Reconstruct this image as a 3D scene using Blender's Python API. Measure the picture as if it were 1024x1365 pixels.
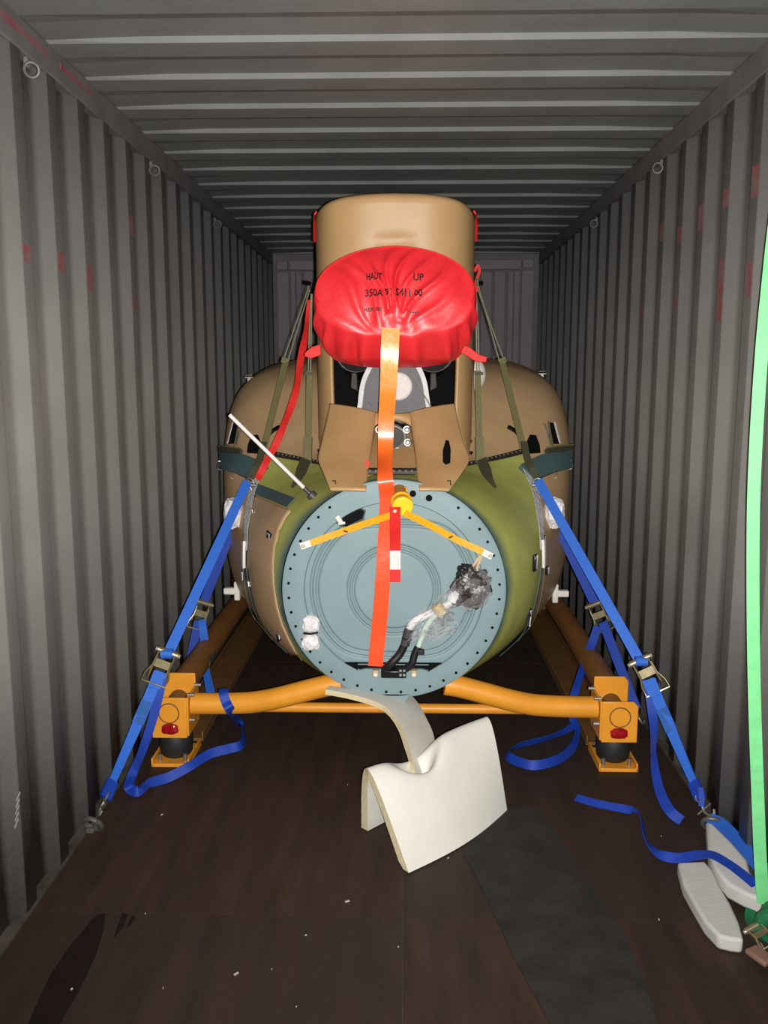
import bpy, bmesh, math, random
from mathutils import Vector as V, Matrix
from mathutils.bvhtree import BVHTree
random.seed(7)
for o in list(bpy.data.objects): bpy.data.objects.remove(o)
scn = bpy.context.scene; COL = scn.collection
PI = math.pi

# ------------------------------------------------------------------ camera
FPX, CX, CY = 1143.0, 512.0, 682.5
CAM = V((0, 0, 1.65)); PITCH = math.radians(8.876); YAW = math.radians(1.386)
FW = V((-math.sin(YAW)*math.cos(PITCH), math.cos(YAW)*math.cos(PITCH), -math.sin(PITCH)))
RT = V((math.cos(YAW), math.sin(YAW), 0)); UP = RT.cross(FW)
cd = bpy.data.cameras.new('camera'); cam = bpy.data.objects.new('camera', cd); COL.objects.link(cam)
cd.sensor_fit = 'VERTICAL'; cd.sensor_height = 36; cd.lens = 36*FPX/1365; cd.clip_start = .05
m = Matrix((RT, UP, -FW)).transposed().to_4x4(); m.translation = CAM; cam.matrix_world = m
scn.camera = cam

# ------------------------------------------------------------------ light
w = bpy.data.worlds.new('daylight'); scn.world = w; w.use_nodes = True
bg = w.node_tree.nodes['Background']; bg.inputs[0].default_value = (.86, .93, 1, 1); bg.inputs[1].default_value = .025
fl_d = bpy.data.lights.new('phone_flash', 'SPOT'); fl_o = bpy.data.objects.new('phone_flash', fl_d); COL.objects.link(fl_o)
fl_d.energy = 630; fl_d.color = (1, .975, .935); fl_d.spot_size = math.radians(125); fl_d.spot_blend = 1.0; fl_d.shadow_soft_size = .012
m2 = Matrix((RT, UP, -FW)).transposed().to_4x4()
m2 = m2 @ Matrix.Rotation(math.radians(9), 4, 'X')
m2.translation = CAM + RT*.035 - UP*.012 - FW*.01; fl_o.matrix_world = m2
vs = scn.view_settings; vs.view_transform = 'Standard'; vs.look = 'None'; vs.gamma = 1; vs.use_curve_mapping = False; vs.exposure = 0.0

# ------------------------------------------------------------------ pixel helpers (point on a sight line at a real depth)
def ray(px, py): return FW + RT*((px-CX)/FPX) - UP*((py-CY)/FPX)
def at(px, py, Y):
    r = ray(px, py); return CAM + r*(Y/r.y)
def onz(px, py, z=0.0):
    r = ray(px, py); return CAM + r*((z-CAM.z)/r.z)

# ------------------------------------------------------------------ materials
def lin(c):
    return tuple(((v/255)/12.92 if v/255 <= .04045 else ((v/255+.055)/1.055)**2.4) for v in c) + (1,)
M = {}
def mat(name, rgb, rough=.6, metal=0, nscale=30, namt=.12, bump=0, bscale=None, rgb2=None, stretch=(1,1,1), trans=0, alpha=1, spec=.5, emis=None, coat=0, sss=0, detail=4):
    mt = bpy.data.materials.new(name); mt.use_nodes = True; nt = mt.node_tree; b = nt.nodes['Principled BSDF']
    tc = nt.nodes.new('ShaderNodeTexCoord'); mp = nt.nodes.new('ShaderNodeMapping'); mp.inputs['Scale'].default_value = stretch
    nt.links.new(tc.outputs['Object'], mp.inputs[0])
    n = nt.nodes.new('ShaderNodeTexNoise'); n.inputs['Scale'].default_value = nscale; n.inputs['Detail'].default_value = detail
    nt.links.new(mp.outputs[0], n.inputs['Vector'])
    r = nt.nodes.new('ShaderNodeValToRGB'); c = lin(rgb)
    r.color_ramp.elements[0].position = .3; r.color_ramp.elements[1].position = .7
    if rgb2: r.color_ramp.elements[0].color = lin(rgb2); r.color_ramp.elements[1].color = c
    else:
        r.color_ramp.elements[0].color = tuple(v*(1-namt) for v in c[:3]) + (1,)
        r.color_ramp.elements[1].color = tuple(min(1, v*(1+namt)) for v in c[:3]) + (1,)
    nt.links.new(n.outputs[0], r.inputs[0]); nt.links.new(r.outputs[0], b.inputs['Base Color'])
    b.inputs['Roughness'].default_value = rough; b.inputs['Metallic'].default_value = metal
    b.inputs['Specular IOR Level'].default_value = spec; b.inputs['Transmission Weight'].default_value = trans; b.inputs['Alpha'].default_value = alpha
    b.inputs['Coat Weight'].default_value = coat
    if bump:
        n2 = nt.nodes.new('ShaderNodeTexNoise'); n2.inputs['Scale'].default_value = bscale or nscale*2; n2.inputs['Detail'].default_value = 5
        nt.links.new(mp.outputs[0], n2.inputs['Vector'])
        bp = nt.nodes.new('ShaderNodeBump'); bp.inputs['Strength'].default_value = bump; bp.inputs['Distance'].default_value = .01
        nt.links.new(n2.outputs[0], bp.inputs['Height']); nt.links.new(bp.outputs[0], b.inputs['Normal'])
    M[name] = mt; mt['b'] = 1
    return mt
mat('wall_paint', (121,119,116), .5, nscale=3, namt=.10, bump=.12, bscale=25, spec=.3)
mat('roof_paint', (118,119,117), .5, nscale=4, namt=.10, bump=.1, bscale=30, spec=.3)
mat('back_paint', (128,122,124), .6, nscale=4, namt=.08, spec=.3)
mat('rail_paint', (104,102,100), .6, nscale=6, namt=.15, spec=.3)
mat('ring_steel', (92,90,87), .5, nscale=30, namt=.15, metal=.3)
mat('dirty_steel', (86,80,73), .7, nscale=12, rgb2=(62,55,49), spec=.3)
mat('silver_scrape', (150,148,143), .6, nscale=60, namt=.15)
mat('red_mark', (142,70,76), .7, nscale=20, rgb2=(118,104,102), spec=.2)
mat('plywood', (63,46,38), .62, nscale=7, rgb2=(46,35,30), stretch=(2.2,.35,1), bump=.12, bscale=60, spec=.28, detail=8)
mat('plywood2', (58,44,37), .62, nscale=6, rgb2=(46,36,31), stretch=(2.2,.35,1), bump=.12, bscale=60, spec=.28, detail=8)
mat('wet_stain', (28,19,17), .5, nscale=20, namt=.2, spec=.3)
mat('mat_rubber', (54,52,48), .75, nscale=9, rgb2=(40,39,37), bump=.15, bscale=70, spec=.2)
mat('crumb', (180,172,165), .8)
mat('teal', (130,152,156), .5, nscale=6, namt=.06, spec=.3)
mat('teal_dark', (72,94,98), .5, nscale=8, namt=.1, spec=.35)
mat('tan', (192,154,106), .42, nscale=8, namt=.05, spec=.35)
mat('brown', (182,150,112), .45, nscale=10, namt=.06, spec=.35)
mat('primer', (186,150,100), .55, nscale=10, namt=.05, spec=.3)
mat('black', (9,9,10), .8, nscale=30, namt=.2, spec=.15)
mat('black_gloss', (14,14,15), .3, nscale=30, namt=.2)
mat('strip_dark', (46,40,34), .6, nscale=60, namt=.3)
mat('engine_grey', (72,68,71), .5, nscale=20, namt=.1, metal=.2)
mat('silver', (205,203,204), .35, metal=.75, nscale=40, namt=.1)
mat('foil', (225,222,224), .4, nscale=40, namt=.12, bump=.5, bscale=90)
mat('zinc', (190,178,140), .35, metal=.85, nscale=30, namt=.15)
mat('chrome', (150,148,144), .45, metal=.8, nscale=30, namt=.1)
mat('red_vinyl', (240,40,50), .44, nscale=14, namt=.06, bump=.4, bscale=12, spec=.9)
mat('red_cloth', (225,36,32), .6, nscale=60, namt=.12, bump=.2, bscale=300)
mat('ink', (40,22,26), .6, nscale=60, namt=.2)
mat('white_label', (232,222,218), .55, nscale=50, namt=.06)
mat('yellow_cap', (246,214,52), .4, nscale=20, namt=.05)
mat('amber', (176,124,52), .35, nscale=20, namt=.12, trans=.2)
mat('orange_band', (250,170,22), .5, nscale=20, namt=.05)
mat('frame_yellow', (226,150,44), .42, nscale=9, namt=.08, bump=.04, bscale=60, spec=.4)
mat('tube_shaded', (128,84,40), .55, nscale=7, namt=.18)  # frame yellow darkened: weaker light on the tubes is put into the colour
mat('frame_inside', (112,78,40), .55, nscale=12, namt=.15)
mat('rubber', (30,31,31), .6, nscale=30, namt=.2)
mat('red_lens', (150,14,20), .15, nscale=30, namt=.3, spec=.6, coat=.3)
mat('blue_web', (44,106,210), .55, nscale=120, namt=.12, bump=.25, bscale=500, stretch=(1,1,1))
mat('navy_shaded_web', (18,60,165), .55, nscale=120, namt=.15, bump=.25, bscale=500)  # navy of the rear straps; on blue loose ends, shade put into the colour
mat('sleeve', (36,92,170), .6, nscale=150, namt=.25, bump=.3, bscale=300)
mat('olive_web', (116,110,72), .65, nscale=120, namt=.15, bump=.25, bscale=500)
mat('olive_dark', (66,64,44), .65, nscale=120, namt=.15)
mat('cord', (150,146,120), .6, nscale=80, namt=.15)
mat('green_web', (104,196,124), .5, nscale=25, namt=.1, bump=.15, bscale=300)
mat('green_dark', (20,104,62), .6, nscale=80, namt=.15)
mat('foam', (219,216,207), .85, nscale=10, namt=.03, bump=.12, bscale=260, spec=.2)
mat('foam_edge', (216,202,164), .9, nscale=60, namt=.06, bump=.4, bscale=180, spec=.15)
mat('foam_grey', (192,190,186), .9, nscale=8, namt=.05, bump=.16, bscale=90, spec=.15)
mat('white_plastic', (228,222,214), .5, nscale=30, namt=.05)
mat('bubble_wrap', (226,222,224), .35, nscale=40, namt=.15, bump=.7, bscale=60, spec=.6)
mat('cable_black', (22,22,24), .5, nscale=60, namt=.3)
mat('cable_green', (186,206,192), .5, nscale=60, namt=.1)
mat('leather', (128,98,84), .6, nscale=30, namt=.12)
mat('dark_bag', (78,68,62), .3, nscale=35, rgb2=(36,31,29), bump=.6, bscale=40, spec=.6)
mat('yellow_tape', (196,172,128), .5, nscale=40, namt=.1)
mat('film', (225,228,232), .1, nscale=40, namt=.1, bump=.8, bscale=45, alpha=.13, spec=1.0)
mat('tape_film', (222,219,219), .18, nscale=70, namt=.2, bump=.8, bscale=70, alpha=.75, spec=.8, stretch=(1,1,.3))

# green cone: olive paint with grey-blue overspray next to the frame
def cone_material():
    mt = mat('cone_paint', (186,190,98), .45, nscale=5, rgb2=(170,172,92), spec=.35); nt = mt.node_tree; b = nt.nodes['Principled BSDF']
    src = b.inputs['Base Color'].links[0].from_socket
    at_ = nt.nodes.new('ShaderNodeAttribute'); at_.attribute_name = 'spray'
    n = nt.nodes.new('ShaderNodeTexNoise'); n.inputs['Scale'].default_value = 7
    a = nt.nodes.new('ShaderNodeMath'); a.operation = 'MULTIPLY_ADD'; a.inputs[1].default_value = .6; a.inputs[2].default_value = -.3
    nt.links.new(n.outputs[0], a.inputs[0])
    s = nt.nodes.new('ShaderNodeMath'); s.operation = 'ADD'; s.use_clamp = True
    nt.links.new(at_.outputs['Fac'], s.inputs[0]); nt.links.new(a.outputs[0], s.inputs[1])
    mx = nt.nodes.new('ShaderNodeMixRGB'); mx.inputs[2].default_value = lin((66,92,100))
    nt.links.new(s.outputs[0], mx.inputs[0]); nt.links.new(src, mx.inputs[1]); nt.links.new(mx.outputs[0], b.inputs['Base Color'])
cone_material()
# fluorescent pennant: flash reflection painted gold at the top, fading into orange red vinyl
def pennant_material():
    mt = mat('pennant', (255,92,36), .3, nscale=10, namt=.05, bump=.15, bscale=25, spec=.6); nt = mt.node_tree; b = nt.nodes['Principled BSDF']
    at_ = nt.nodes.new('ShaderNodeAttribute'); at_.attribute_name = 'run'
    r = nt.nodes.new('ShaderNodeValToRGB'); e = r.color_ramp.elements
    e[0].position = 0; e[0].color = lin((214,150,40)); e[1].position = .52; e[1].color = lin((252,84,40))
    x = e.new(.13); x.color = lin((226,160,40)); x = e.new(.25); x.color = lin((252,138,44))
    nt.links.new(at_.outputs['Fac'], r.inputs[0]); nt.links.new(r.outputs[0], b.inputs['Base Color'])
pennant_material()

# ------------------------------------------------------------------ mesh builder
def basis(t, hint):
    t = t.normalized(); wdir = t.cross(hint)
    if wdir.length < 1e-5: wdir = t.orthogonal()
    wdir.normalize(); return t, wdir, wdir.cross(t).normalized()
def spline(pts, n=8):
    pts = [V(p) for p in pts]; out = []
    for i in range(len(pts)-1):
        p0 = pts[max(i-1, 0)]; p1 = pts[i]; p2 = pts[i+1]; p3 = pts[min(i+2, len(pts)-1)]
        for k in range(n):
            t = k/n
            out.append(.5*((2*p1) + (p2-p0)*t + (2*p0-5*p1+4*p2-p3)*t*t + (3*p1-p0-3*p2+p3)*t**3))
    out.append(pts[-1]); return out
class MB:
    def __init__(s): s.v = []; s.f = []; s.mi = []; s.attr = {}
    def add(s, verts, faces, mi=0):
        o = len(s.v); s.v += [V(p) for p in verts]; s.f += [tuple(i+o for i in f) for f in faces]; s.mi += [mi]*len(faces); return s
    def box(s, c, size, mtx=None, mi=0):
        c = V(c); hx, hy, hz = size[0]/2, size[1]/2, size[2]/2; vs_ = []
        for x in (-hx, hx):
            for y in (-hy, hy):
                for z in (-hz, hz):
                    p = V((x, y, z)); vs_.append(c + (mtx @ p if mtx else p))
        return s.add(vs_, [(0,1,3,2), (4,6,7,5), (0,4,5,1), (2,3,7,6), (0,2,6,4), (1,5,7,3)], mi)
    def tube(s, path, r, seg=12, cap=True, mi=0):
        path = [V(p) for p in path]; n = len(path); vs_ = []; fs = []
        t0 = (path[1]-path[0]).normalized(); nrm = t0.orthogonal().normalized()
        for i, p in enumerate(path):
            t = (path[min(i+1, n-1)] - path[max(i-1, 0)]).normalized()
            nrm = (nrm - t*nrm.dot(t)).normalized(); b = t.cross(nrm); rr = r[i] if isinstance(r, (list, tuple)) else r
            for k in range(seg):
                a = 2*PI*k/seg; vs_.append(p + (nrm*math.cos(a) + b*math.sin(a))*rr)
        for i in range(n-1):
            for k in range(seg):
                fs.append((i*seg+k, i*seg+(k+1) % seg, (i+1)*seg+(k+1) % seg, (i+1)*seg+k))
        if cap: fs.append(tuple(range(seg-1, -1, -1))); fs.append(tuple((n-1)*seg+k for k in range(seg)))
        return s.add(vs_, fs, mi)
    def torus(s, c, ax, R, r, seg=20, rs=8, mi=0, a0=0, a1=2*PI):
        ax = V(ax).normalized(); u = ax.orthogonal().normalized(); v_ = ax.cross(u); c = V(c)
        pts = [c + (u*math.cos(a0+(a1-a0)*i/seg) + v_*math.sin(a0+(a1-a0)*i/seg))*R for i in range(seg+1)]
        return s.tube(pts, r, rs, True, mi)
    def ribbon(s, path, width, hints, th=.0025, mi=0):
        path = [V(p) for p in path]; n = len(path); vs_ = []; fs = []
        for i, p in enumerate(path):
            t = path[min(i+1, n-1)] - path[max(i-1, 0)]
            h = hints[i] if isinstance(hints, list) else hints
            h = V(h); t, wd, nn = basis(t, h); wi = width[i] if isinstance(width, list) else width
            for sx, sn in ((-1,-1), (1,-1), (1,1), (-1,1)): vs_.append(p + wd*(sx*wi/2) + nn*(sn*th/2))
        for i in range(n-1):
            for k in range(4): fs.append((i*4+k, i*4+(k+1) % 4, (i+1)*4+(k+1) % 4, (i+1)*4+k))
        fs += [(3,2,1,0), tuple((n-1)*4+k for k in range(4))]
        return s.add(vs_, fs, mi)
    def grid(s, fn, nu, nv, closed=False, mi=0, keep=None):
        vs_ = [fn(i/nu, j/nv) for j in range(nv+1) for i in range(nu + (0 if closed else 1))]
        c = nu if closed else nu+1; fs = []
        for j in range(nv):
            for i in range(nu):
                f = (j*c+i, j*c+(i+1) % c, (j+1)*c+(i+1) % c, (j+1)*c+i)
                if keep is None or keep(sum((vs_[q] for q in f), V())/4): fs.append(f)
        return s.add(vs_, fs, mi)
    def prism(s, poly, d, mi=0):
        n = len(poly); poly = [V(p) for p in poly]; d = V(d)
        return s.add(poly + [p+d for p in poly], [tuple(range(n-1, -1, -1)), tuple(range(n, 2*n))] + [(i, (i+1) % n, n+(i+1) % n, n+i) for i in range(n)], mi)
    def build(s, name, mats, parent=None, smooth=True, bevel=0, solid=0, bseg=2, angle=.6, sub=0, fixn=True):
        me = bpy.data.meshes.new(name); me.from_pydata(s.v, [], s.f)
        if not isinstance(mats, (list, tuple)): mats = [mats]
        for q in mats: me.materials.append(M[q])
        me.polygons.foreach_set('material_index', s.mi)
        if fixn:
            b = bmesh.new(); b.from_mesh(me); bmesh.ops.recalc_face_normals(b, faces=b.faces); b.to_mesh(me); b.free()
        for k, vals in s.attr.items():
            a = me.attributes.new(k, 'FLOAT', 'POINT'); a.data.foreach_set('value', vals)
        if smooth:
            me.polygons.foreach_set('use_smooth', [True]*len(me.polygons))
            try: me.set_sharp_from_angle(angle=angle)
            except Exception: pass
        o = bpy.data.objects.new(name, me); COL.objects.link(o)
        if solid: md = o.modifiers.new('s', 'SOLIDIFY'); md.thickness = solid; md.offset = -1
        if bevel: md = o.modifiers.new('b', 'BEVEL'); md.width = bevel; md.segments = bseg; md.limit_method = 'ANGLE'; md.angle_limit = .6
        if sub: md = o.modifiers.new('u', 'SUBSURF'); md.levels = sub; md.render_levels = sub
        put(o, parent); return o
def put(o, parent):
    if parent:
        o.parent = parent; L = V((0,0,0)); q = parent
        o.matrix_parent_inverse = Matrix.Translation(-V(wloc(parent)))
def wloc(o):
    # world offset of an object (translations only)
    if o.parent: return V(o.location)
    return V(o.location)
def thing(name, label, cat, loc, group=None):
    o = bpy.data.objects.new(name, None); COL.objects.link(o); o.empty_display_size = .05; o.location = loc
    return tag(o, label, cat, group)
def tag(o, label, cat=None, group=None, kind=None):
    if label: o['label'] = label
    if cat: o['category'] = cat
    if group: o['group'] = group
    if kind: o['kind'] = kind
    return o
def struct(o, label=None, cat=None):
    o['kind'] = 'structure'
    if label: o['label'] = label
    if cat: o['category'] = cat
    return o

# ================================================================== THE CONTAINER
XW = 1.163; Y0, Y1 = -1.6, 7.76; ZT = 2.72; ZR = 2.63
# floor: sub-floor plus plywood sheets
fl = MB().box((0, (Y0+Y1)/2, -.05), (2.46, Y1-Y0, .06)).build('floor', 'dirty_steel')
struct(fl, 'dark brown plywood container floor', 'floor')
rows = [Y0, .03, 2.43, 4.83, 7.23, Y1]
k = 0
for i in range(5):
    for sx in (-1, 1):
        a, b = rows[i]+.0012, rows[i+1]-.0012; x0_, x1_ = (.0012, XW-.004)
        MB().box((sx*(x0_+x1_)/2, (a+b)/2, -.01), (x1_-x0_, b-a, .02)).build('plywood_sheet', ('plywood', 'plywood2')[(i+(sx > 0)) % 2], fl, smooth=False)
# wet stains and chips on the floor
def patch(pts, name, m_, parent, z=.0012):
    p = [onz(x, y, z) for x, y in pts]; mb = MB().prism(p, (0, 0, -.0015)); return mb.build(name, m_, parent, smooth=False)
patch([(122,1226), (133,1218), (140,1217), (138,1240), (127,1275), (107,1318), (78,1368), (36,1368), (50,1335), (68,1298), (92,1262), (113,1238)], 'stain', 'wet_stain', fl)
patch([(163,1217), (171,1218), (165,1234), (152,1250), (156,1236)], 'stain', 'wet_stain', fl)
patch([(176,1220), (181,1222), (172,1235), (168,1237)], 'stain', 'wet_stain', fl)
mb = MB()
for i in range(20):
    q = V((random.uniform(-1.05, 1.05), random.uniform(1.95, 3.5), .002)); r_ = random.choice((.002, .0025, .003, .005))
    mb.box(q, (r_*random.uniform(1, 3), r_, .003), Matrix.Rotation(random.uniform(0, 3), 3, 'Z'))
c_ = mb.build('foam_crumb', 'crumb', fl, smooth=False); c_['kind'] = 'stuff'
# side walls: trapezoid corrugation
PW = .264
CORR = []
_c = [(0, 0), (.072, 0), (.130, .033), (.206, .033), (.264, 0)]
for _i in range(4):
    p0 = V((_c[_i-1][0] - (.264 if _i == 0 else 0), _c[_i-1][1])) if _i else V((-.058, .033)); p1 = V(_c[_i]); p2 = V(_c[_i+1])
    rr_ = .004 if _c[_i][1] == 0 else .016; A_ = p1+(p0-p1).normalized()*rr_; B_ = p1+(p2-p1).normalized()*rr_
    for _t in (0, .25, .5, .75, 1): CORR.append(tuple(A_*(1-_t)**2+p1*(2*_t*(1-_t))+B_*_t**2))
def wall(side, name, phase):
    prof = []; y = Y0 - .3 + phase
    while y < Y1 + .3:
        for dy, e in CORR: prof.append((min(max(y+dy, Y0), Y1), e))
        y += PW
    mb = MB(); n = len(prof); vs_ = []
    for z in (0.0, ZR+.02):
        for y, e in prof: vs_.append((side*(XW+.004+e), y, z))
    mb.add(vs_, [(i, i+1, n+i+1, n+i) for i in range(n-1)])
    o = mb.build(name, 'wall_paint', smooth=True, fixn=False, angle=1.0)
    md = o.modifiers.new('s', 'SOLIDIFY'); md.thickness = .004; md.offset = 1 if side > 0 else -1
    return o
# crest starts where the bright slope meets the crest
def phase_for(y): return (y - (Y0-.3)) % PW
wl = struct(wall(-1, 'wall_left', phase_for(2.677)), 'grey corrugated steel side wall on the left', 'wall')
wr = struct(wall(1, 'wall_right', phase_for(3.262)), 'grey corrugated steel side wall on the right', 'wall')
for sx, nm, nb, lab in ((-1, 'trim_1', 'baseboard_left', 'left'), (1, 'trim_2', 'baseboard_right', 'right')):
    t_ = MB().box((sx*(XW+.035), (Y0+Y1)/2, (ZR+ZT)/2+.004), (.07, Y1-Y0, ZT-ZR+.008)).build(nm, 'rail_paint', bevel=.006)
    struct(t_, 'dark grey top side rail above the %s corrugated wall' % lab, 'rail')
    b_ = MB().box((sx*(XW+.022), (Y0+Y1)/2, .0), (.048, Y1-Y0, .012)).build(nb, 'dirty_steel', smooth=False)
    struct(b_, 'worn steel floor edge strip along the %s wall' % lab, 'edge strip')
    # red wear on the rail
    if sx < 0:
        for ya, yb, hh in ((2.55, 2.95, .022), (3.05, 3.35, .018)):
            MB().box((sx*(XW-.0005), (ya+yb)/2, ZR+.055), (.002, yb-ya, hh)).build('paint_scuff', 'red_mark', t_, smooth=False)
# red paint marks on crests
def marks(side, wallo, lst):
    for px, py, wd, hh in lst:
        r = ray(px, py); p = CAM + r*(side*(XW+.003)/r.x)
        yc = Y0-.3+phase_for(2.677 if side < 0 else 3.262); kk = round((p.y-.036-yc)/PW); ya = yc+kk*PW+.004; yb_ = ya+.064
        n = 7; L1 = [(ya+random.uniform(0,.006), p.z-hh+2*hh*i/(n-1)) for i in range(n)]; L2 = [(yb_-random.uniform(0,.014), p.z+hh-2*hh*i/(n-1)+random.uniform(-.006,.006)) for i in range(n)]
        MB().prism([(side*(XW+.0035), y_, z_) for y_, z_ in L1+L2], (side*.0015, 0, 0)).build('paint_mark', 'red_mark', wallo, smooth=False)
marks(-1, wl, [(40,339,.028,.026), (87,350,.026,.03), (126,372,.024,.045), (178,303,.024,.04), (184,405,.024,.03)])
marks(1, wr, [(1010,240,.028,.05), (970,263,.028,.035), (937,288,.025,.05), (907,312,.024,.03), (965,385,.03,.11), (1002,372,.028,.06), (882,310,.02,.04), (902,402,.022,.02), (855,415,.02,.035)])
for i in range(5):
    r = ray(24-i*.6, 1062+i*9); p = CAM + r*(-(XW+.004)/r.x)
    MB().box((-(XW+.003), p.y, p.z), (.002, .03, .007), Matrix.Rotation(.5, 3, 'X')).build('scrape_mark', 'silver_scrape', wl, smooth=False)
# roof: shallow pressed corrugation, fading towards the rails
PR = .345; RD = .0165
def roof():
    ys = []; y = 2.965 - .345*14
    while y < Y1 + .4:
        # slope facing the door ends at y (low side); high band behind the previous low band
        for dy, e in ((-.225, 0), (-.150, 1), (-.012, 1), (0, 0)): ys.append((y+dy, e))
        y += PR
    ys = [(min(max(q, Y0), Y1), e) for q, e in ys]; ys = [(Y0, 0)] + ys + [(Y1, 0)]
    xs = [(-1.24, .45), (-1.14, .5), (-.86, 1), (-.6, 1), (.6, 1), (.86, 1), (1.14, .5), (1.24, .45)]
    mb = MB(); vs_ = [(x, q, ZT + .004 + RD*e*f) for q, e in ys for x, f in xs]; c = len(xs)
    mb.add(vs_, [(j*c+i, j*c+i+1, (j+1)*c+i+1, (j+1)*c+i) for j in range(len(ys)-1) for i in range(c-1)])
    o = mb.build('ceiling', 'roof_paint', smooth=False, fixn=False)
    md = o.modifiers.new('s', 'SOLIDIFY'); md.thickness = .004; md.offset = 1
    return o
struct(roof(), 'grey steel roof with pressed cross corrugations', 'ceiling')
# back end wall
bw = struct(MB().box((0, Y1+.06, 1.36), (2.5, .06, 2.76)).build('wall_back', 'rail_paint', smooth=False), 'grey end wall with flat vertical panels and header beam', 'wall')
def bpanel(px0, px1, py0, py1, dep, name='wall_panel', m_='back_paint'):
    a = at(px0, py0, Y1); b = at(px1, py0, Y1); zb = at(px0, py1, Y1).z if py1 < 900 else .02
    MB().box(((a.x+b.x)/2, Y1+.03-dep/2+.001, (a.z+zb)/2), (b.x-a.x, dep, a.z-zb)).build(name, m_, bw, bevel=.006, smooth=False)
bpanel(369, 383, 348, 360, .03, 'corner_block'); bpanel(697, 712, 345, 357, .03, 'corner_block')
bpanel(386, 695, 347, 360, .035, 'header_beam')
bpanel(369, 385, 362.5, 999, .03, 'corner_post'); bpanel(696, 712, 360, 999, .03, 'corner_post')
for a, b in ((387, 393.5), (394.2, 401.5), (404.5, 417), (420, 433), (436, 449), (452, 465), (468, 481), (484, 497), (500, 513), (516, 529), (532, 545), (548, 561), (564, 577), (580, 593), (596, 609), (612, 624), (627, 639), (642, 656.5), (659.5, 674.5), (678, 685.5), (686.3, 694)):
    bpanel(a, b, 361.5, 999, .02)
# lashing rings
RINGG = 'lashing rings under the top rails'
def ring(c, ax, R, r, label, group, stem, face):
    t = thing('lashing_ring', label, 'lashing ring', stem, group)
    MB().torus(c, ax, R, r, 18, 8).build('ring', 'ring_steel', t)
    MB().box(V(stem), (.014, .03, .03)).build('bracket', 'rail_paint', t, bevel=.004)
def toprings(side, lst):
    for px, py, lab in lst:
        r = ray(px, py); p = CAM + r*(side*(XW-.018)/r.x)
        ring((p.x, p.y, p.z), (.35*side, 1, .25), .021, .0055, lab, RINGG, (side*(XW-.003), p.y+.006, p.z+.022), side)
toprings(-1, [(42, 93, 'steel lashing ring under the left rail, nearest to the camera'), (206, 227, 'steel lashing ring under the left rail, middle of three'), (290, 299, 'steel lashing ring under the left rail, farthest of three')])
toprings(1, [(877, 224, 'steel lashing ring under the right rail, nearer of two'), (792, 298, 'steel lashing ring under the right rail, farther of two')])

# ================================================================== HELICOPTER BODY
AX = -.045
KEY = [ # Y, half width, mid z, top z, bottom z, exponent top, exponent bottom
 (3.45,.463,.783,1.246,.320,2.0,2.0), (3.55,.53,.80,1.25,.314,2.0,2.2), (3.7,.61,.83,1.258,.306,2.0,2.5), (3.85,.67,.86,1.265,.300,2.0,2.8), (4.0,.73,.89,1.275,.296,2.05,3.0),
 (4.2,.81,.93,1.33,.292,2.3,3.3), (4.4,.885,.97,1.49,.29,2.9,3.5), (4.6,.935,1.0,1.65,.29,3.8,3.6), (4.8,.96,1.0,1.725,.29,4.6,3.6),
 (5.0,.97,1.0,1.755,.29,4.8,3.6), (5.2,.97,1.0,1.775,.29,4.8,3.6), (6.2,.93,1.0,1.775,.29,4.0,3.4), (6.8,.8,.95,1.6,.31,3.0,3.0), (7.2,.5,.85,1.2,.42,2.2,2.3), (7.36,.12,.8,.9,.7,2,2)]
def sect(Y):
    Y = min(max(Y, KEY[0][0]), KEY[-1][0])
    for i in range(len(KEY)-1):
        if Y <= KEY[i+1][0]:
            a, b = KEY[i], KEY[i+1]; p = KEY[max(i-1, 0)]; q = KEY[min(i+2, len(KEY)-1)]
            h = b[0]-a[0]; t = (Y-a[0])/h; out = []
            for k in range(1, 7):
                m0 = (b[k]-p[k])/(b[0]-p[0])*h if i else (b[k]-a[k]); m1 = (q[k]-a[k])/(q[0]-a[0])*h if i+2 < len(KEY) else (b[k]-a[k])
                out.append((2*t**3-3*t*t+1)*a[k] + (t**3-2*t*t+t)*m0 + (-2*t**3+3*t*t)*b[k] + (t**3-t*t)*m1)
            return out
def body(Y, th, off=0):
    a, mid, top, bot, nt_, nb_ = sect(Y); c, s = math.cos(th), math.sin(th); n = nt_ if s >= 0 else nb_
    x = a*math.copysign(abs(c)**(2/n), c); z = mid + (top-mid if s >= 0 else mid-bot)*math.copysign(abs(s)**(2/n), s)
    return V((AX+x, Y, z))
gridb = MB().grid(lambda u, v: body(3.451 + v*v*2.2 + v*1.6, 2*PI*u), 160, 120, closed=True)
BVH = BVHTree.FromPolygons([tuple(p) for p in gridb.v], gridb.f)
def hit(px, py):
    r = ray(px, py).normalized(); loc, nr, i, d = BVH.ray_cast(CAM, r)
    if loc is None:   # sight line grazes past: take the closest point of the hull outline
        best = None
        for k in range(60):
            q = at(px, py, 3.6+k*.03); l2, n2, i2, d2 = BVH.find_nearest(q)
            if best is None or d2 < best[0]: best = (d2, l2, n2)
        loc, nr = best[1], best[2]
        if nr.x*(loc.x-AX) < 0: nr = -nr
        return loc, nr
    if nr.dot(r) > 0: nr = -nr
    return loc, nr
def surf_path(pts, step=6):
    out = []
    for (x0_, y0_), (x1_, y1_) in zip(pts[:-1], pts[1:]):
        n = max(1, int(math.hypot(x1_-x0_, y1_-y0_)/step))
        for k in range(n): out.append((x0_+(x1_-x0_)*k/n, y0_+(y1_-y0_)*k/n))
    out.append(pts[-1]); return [h for h in (hit(*q) for q in out) if h]
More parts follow.
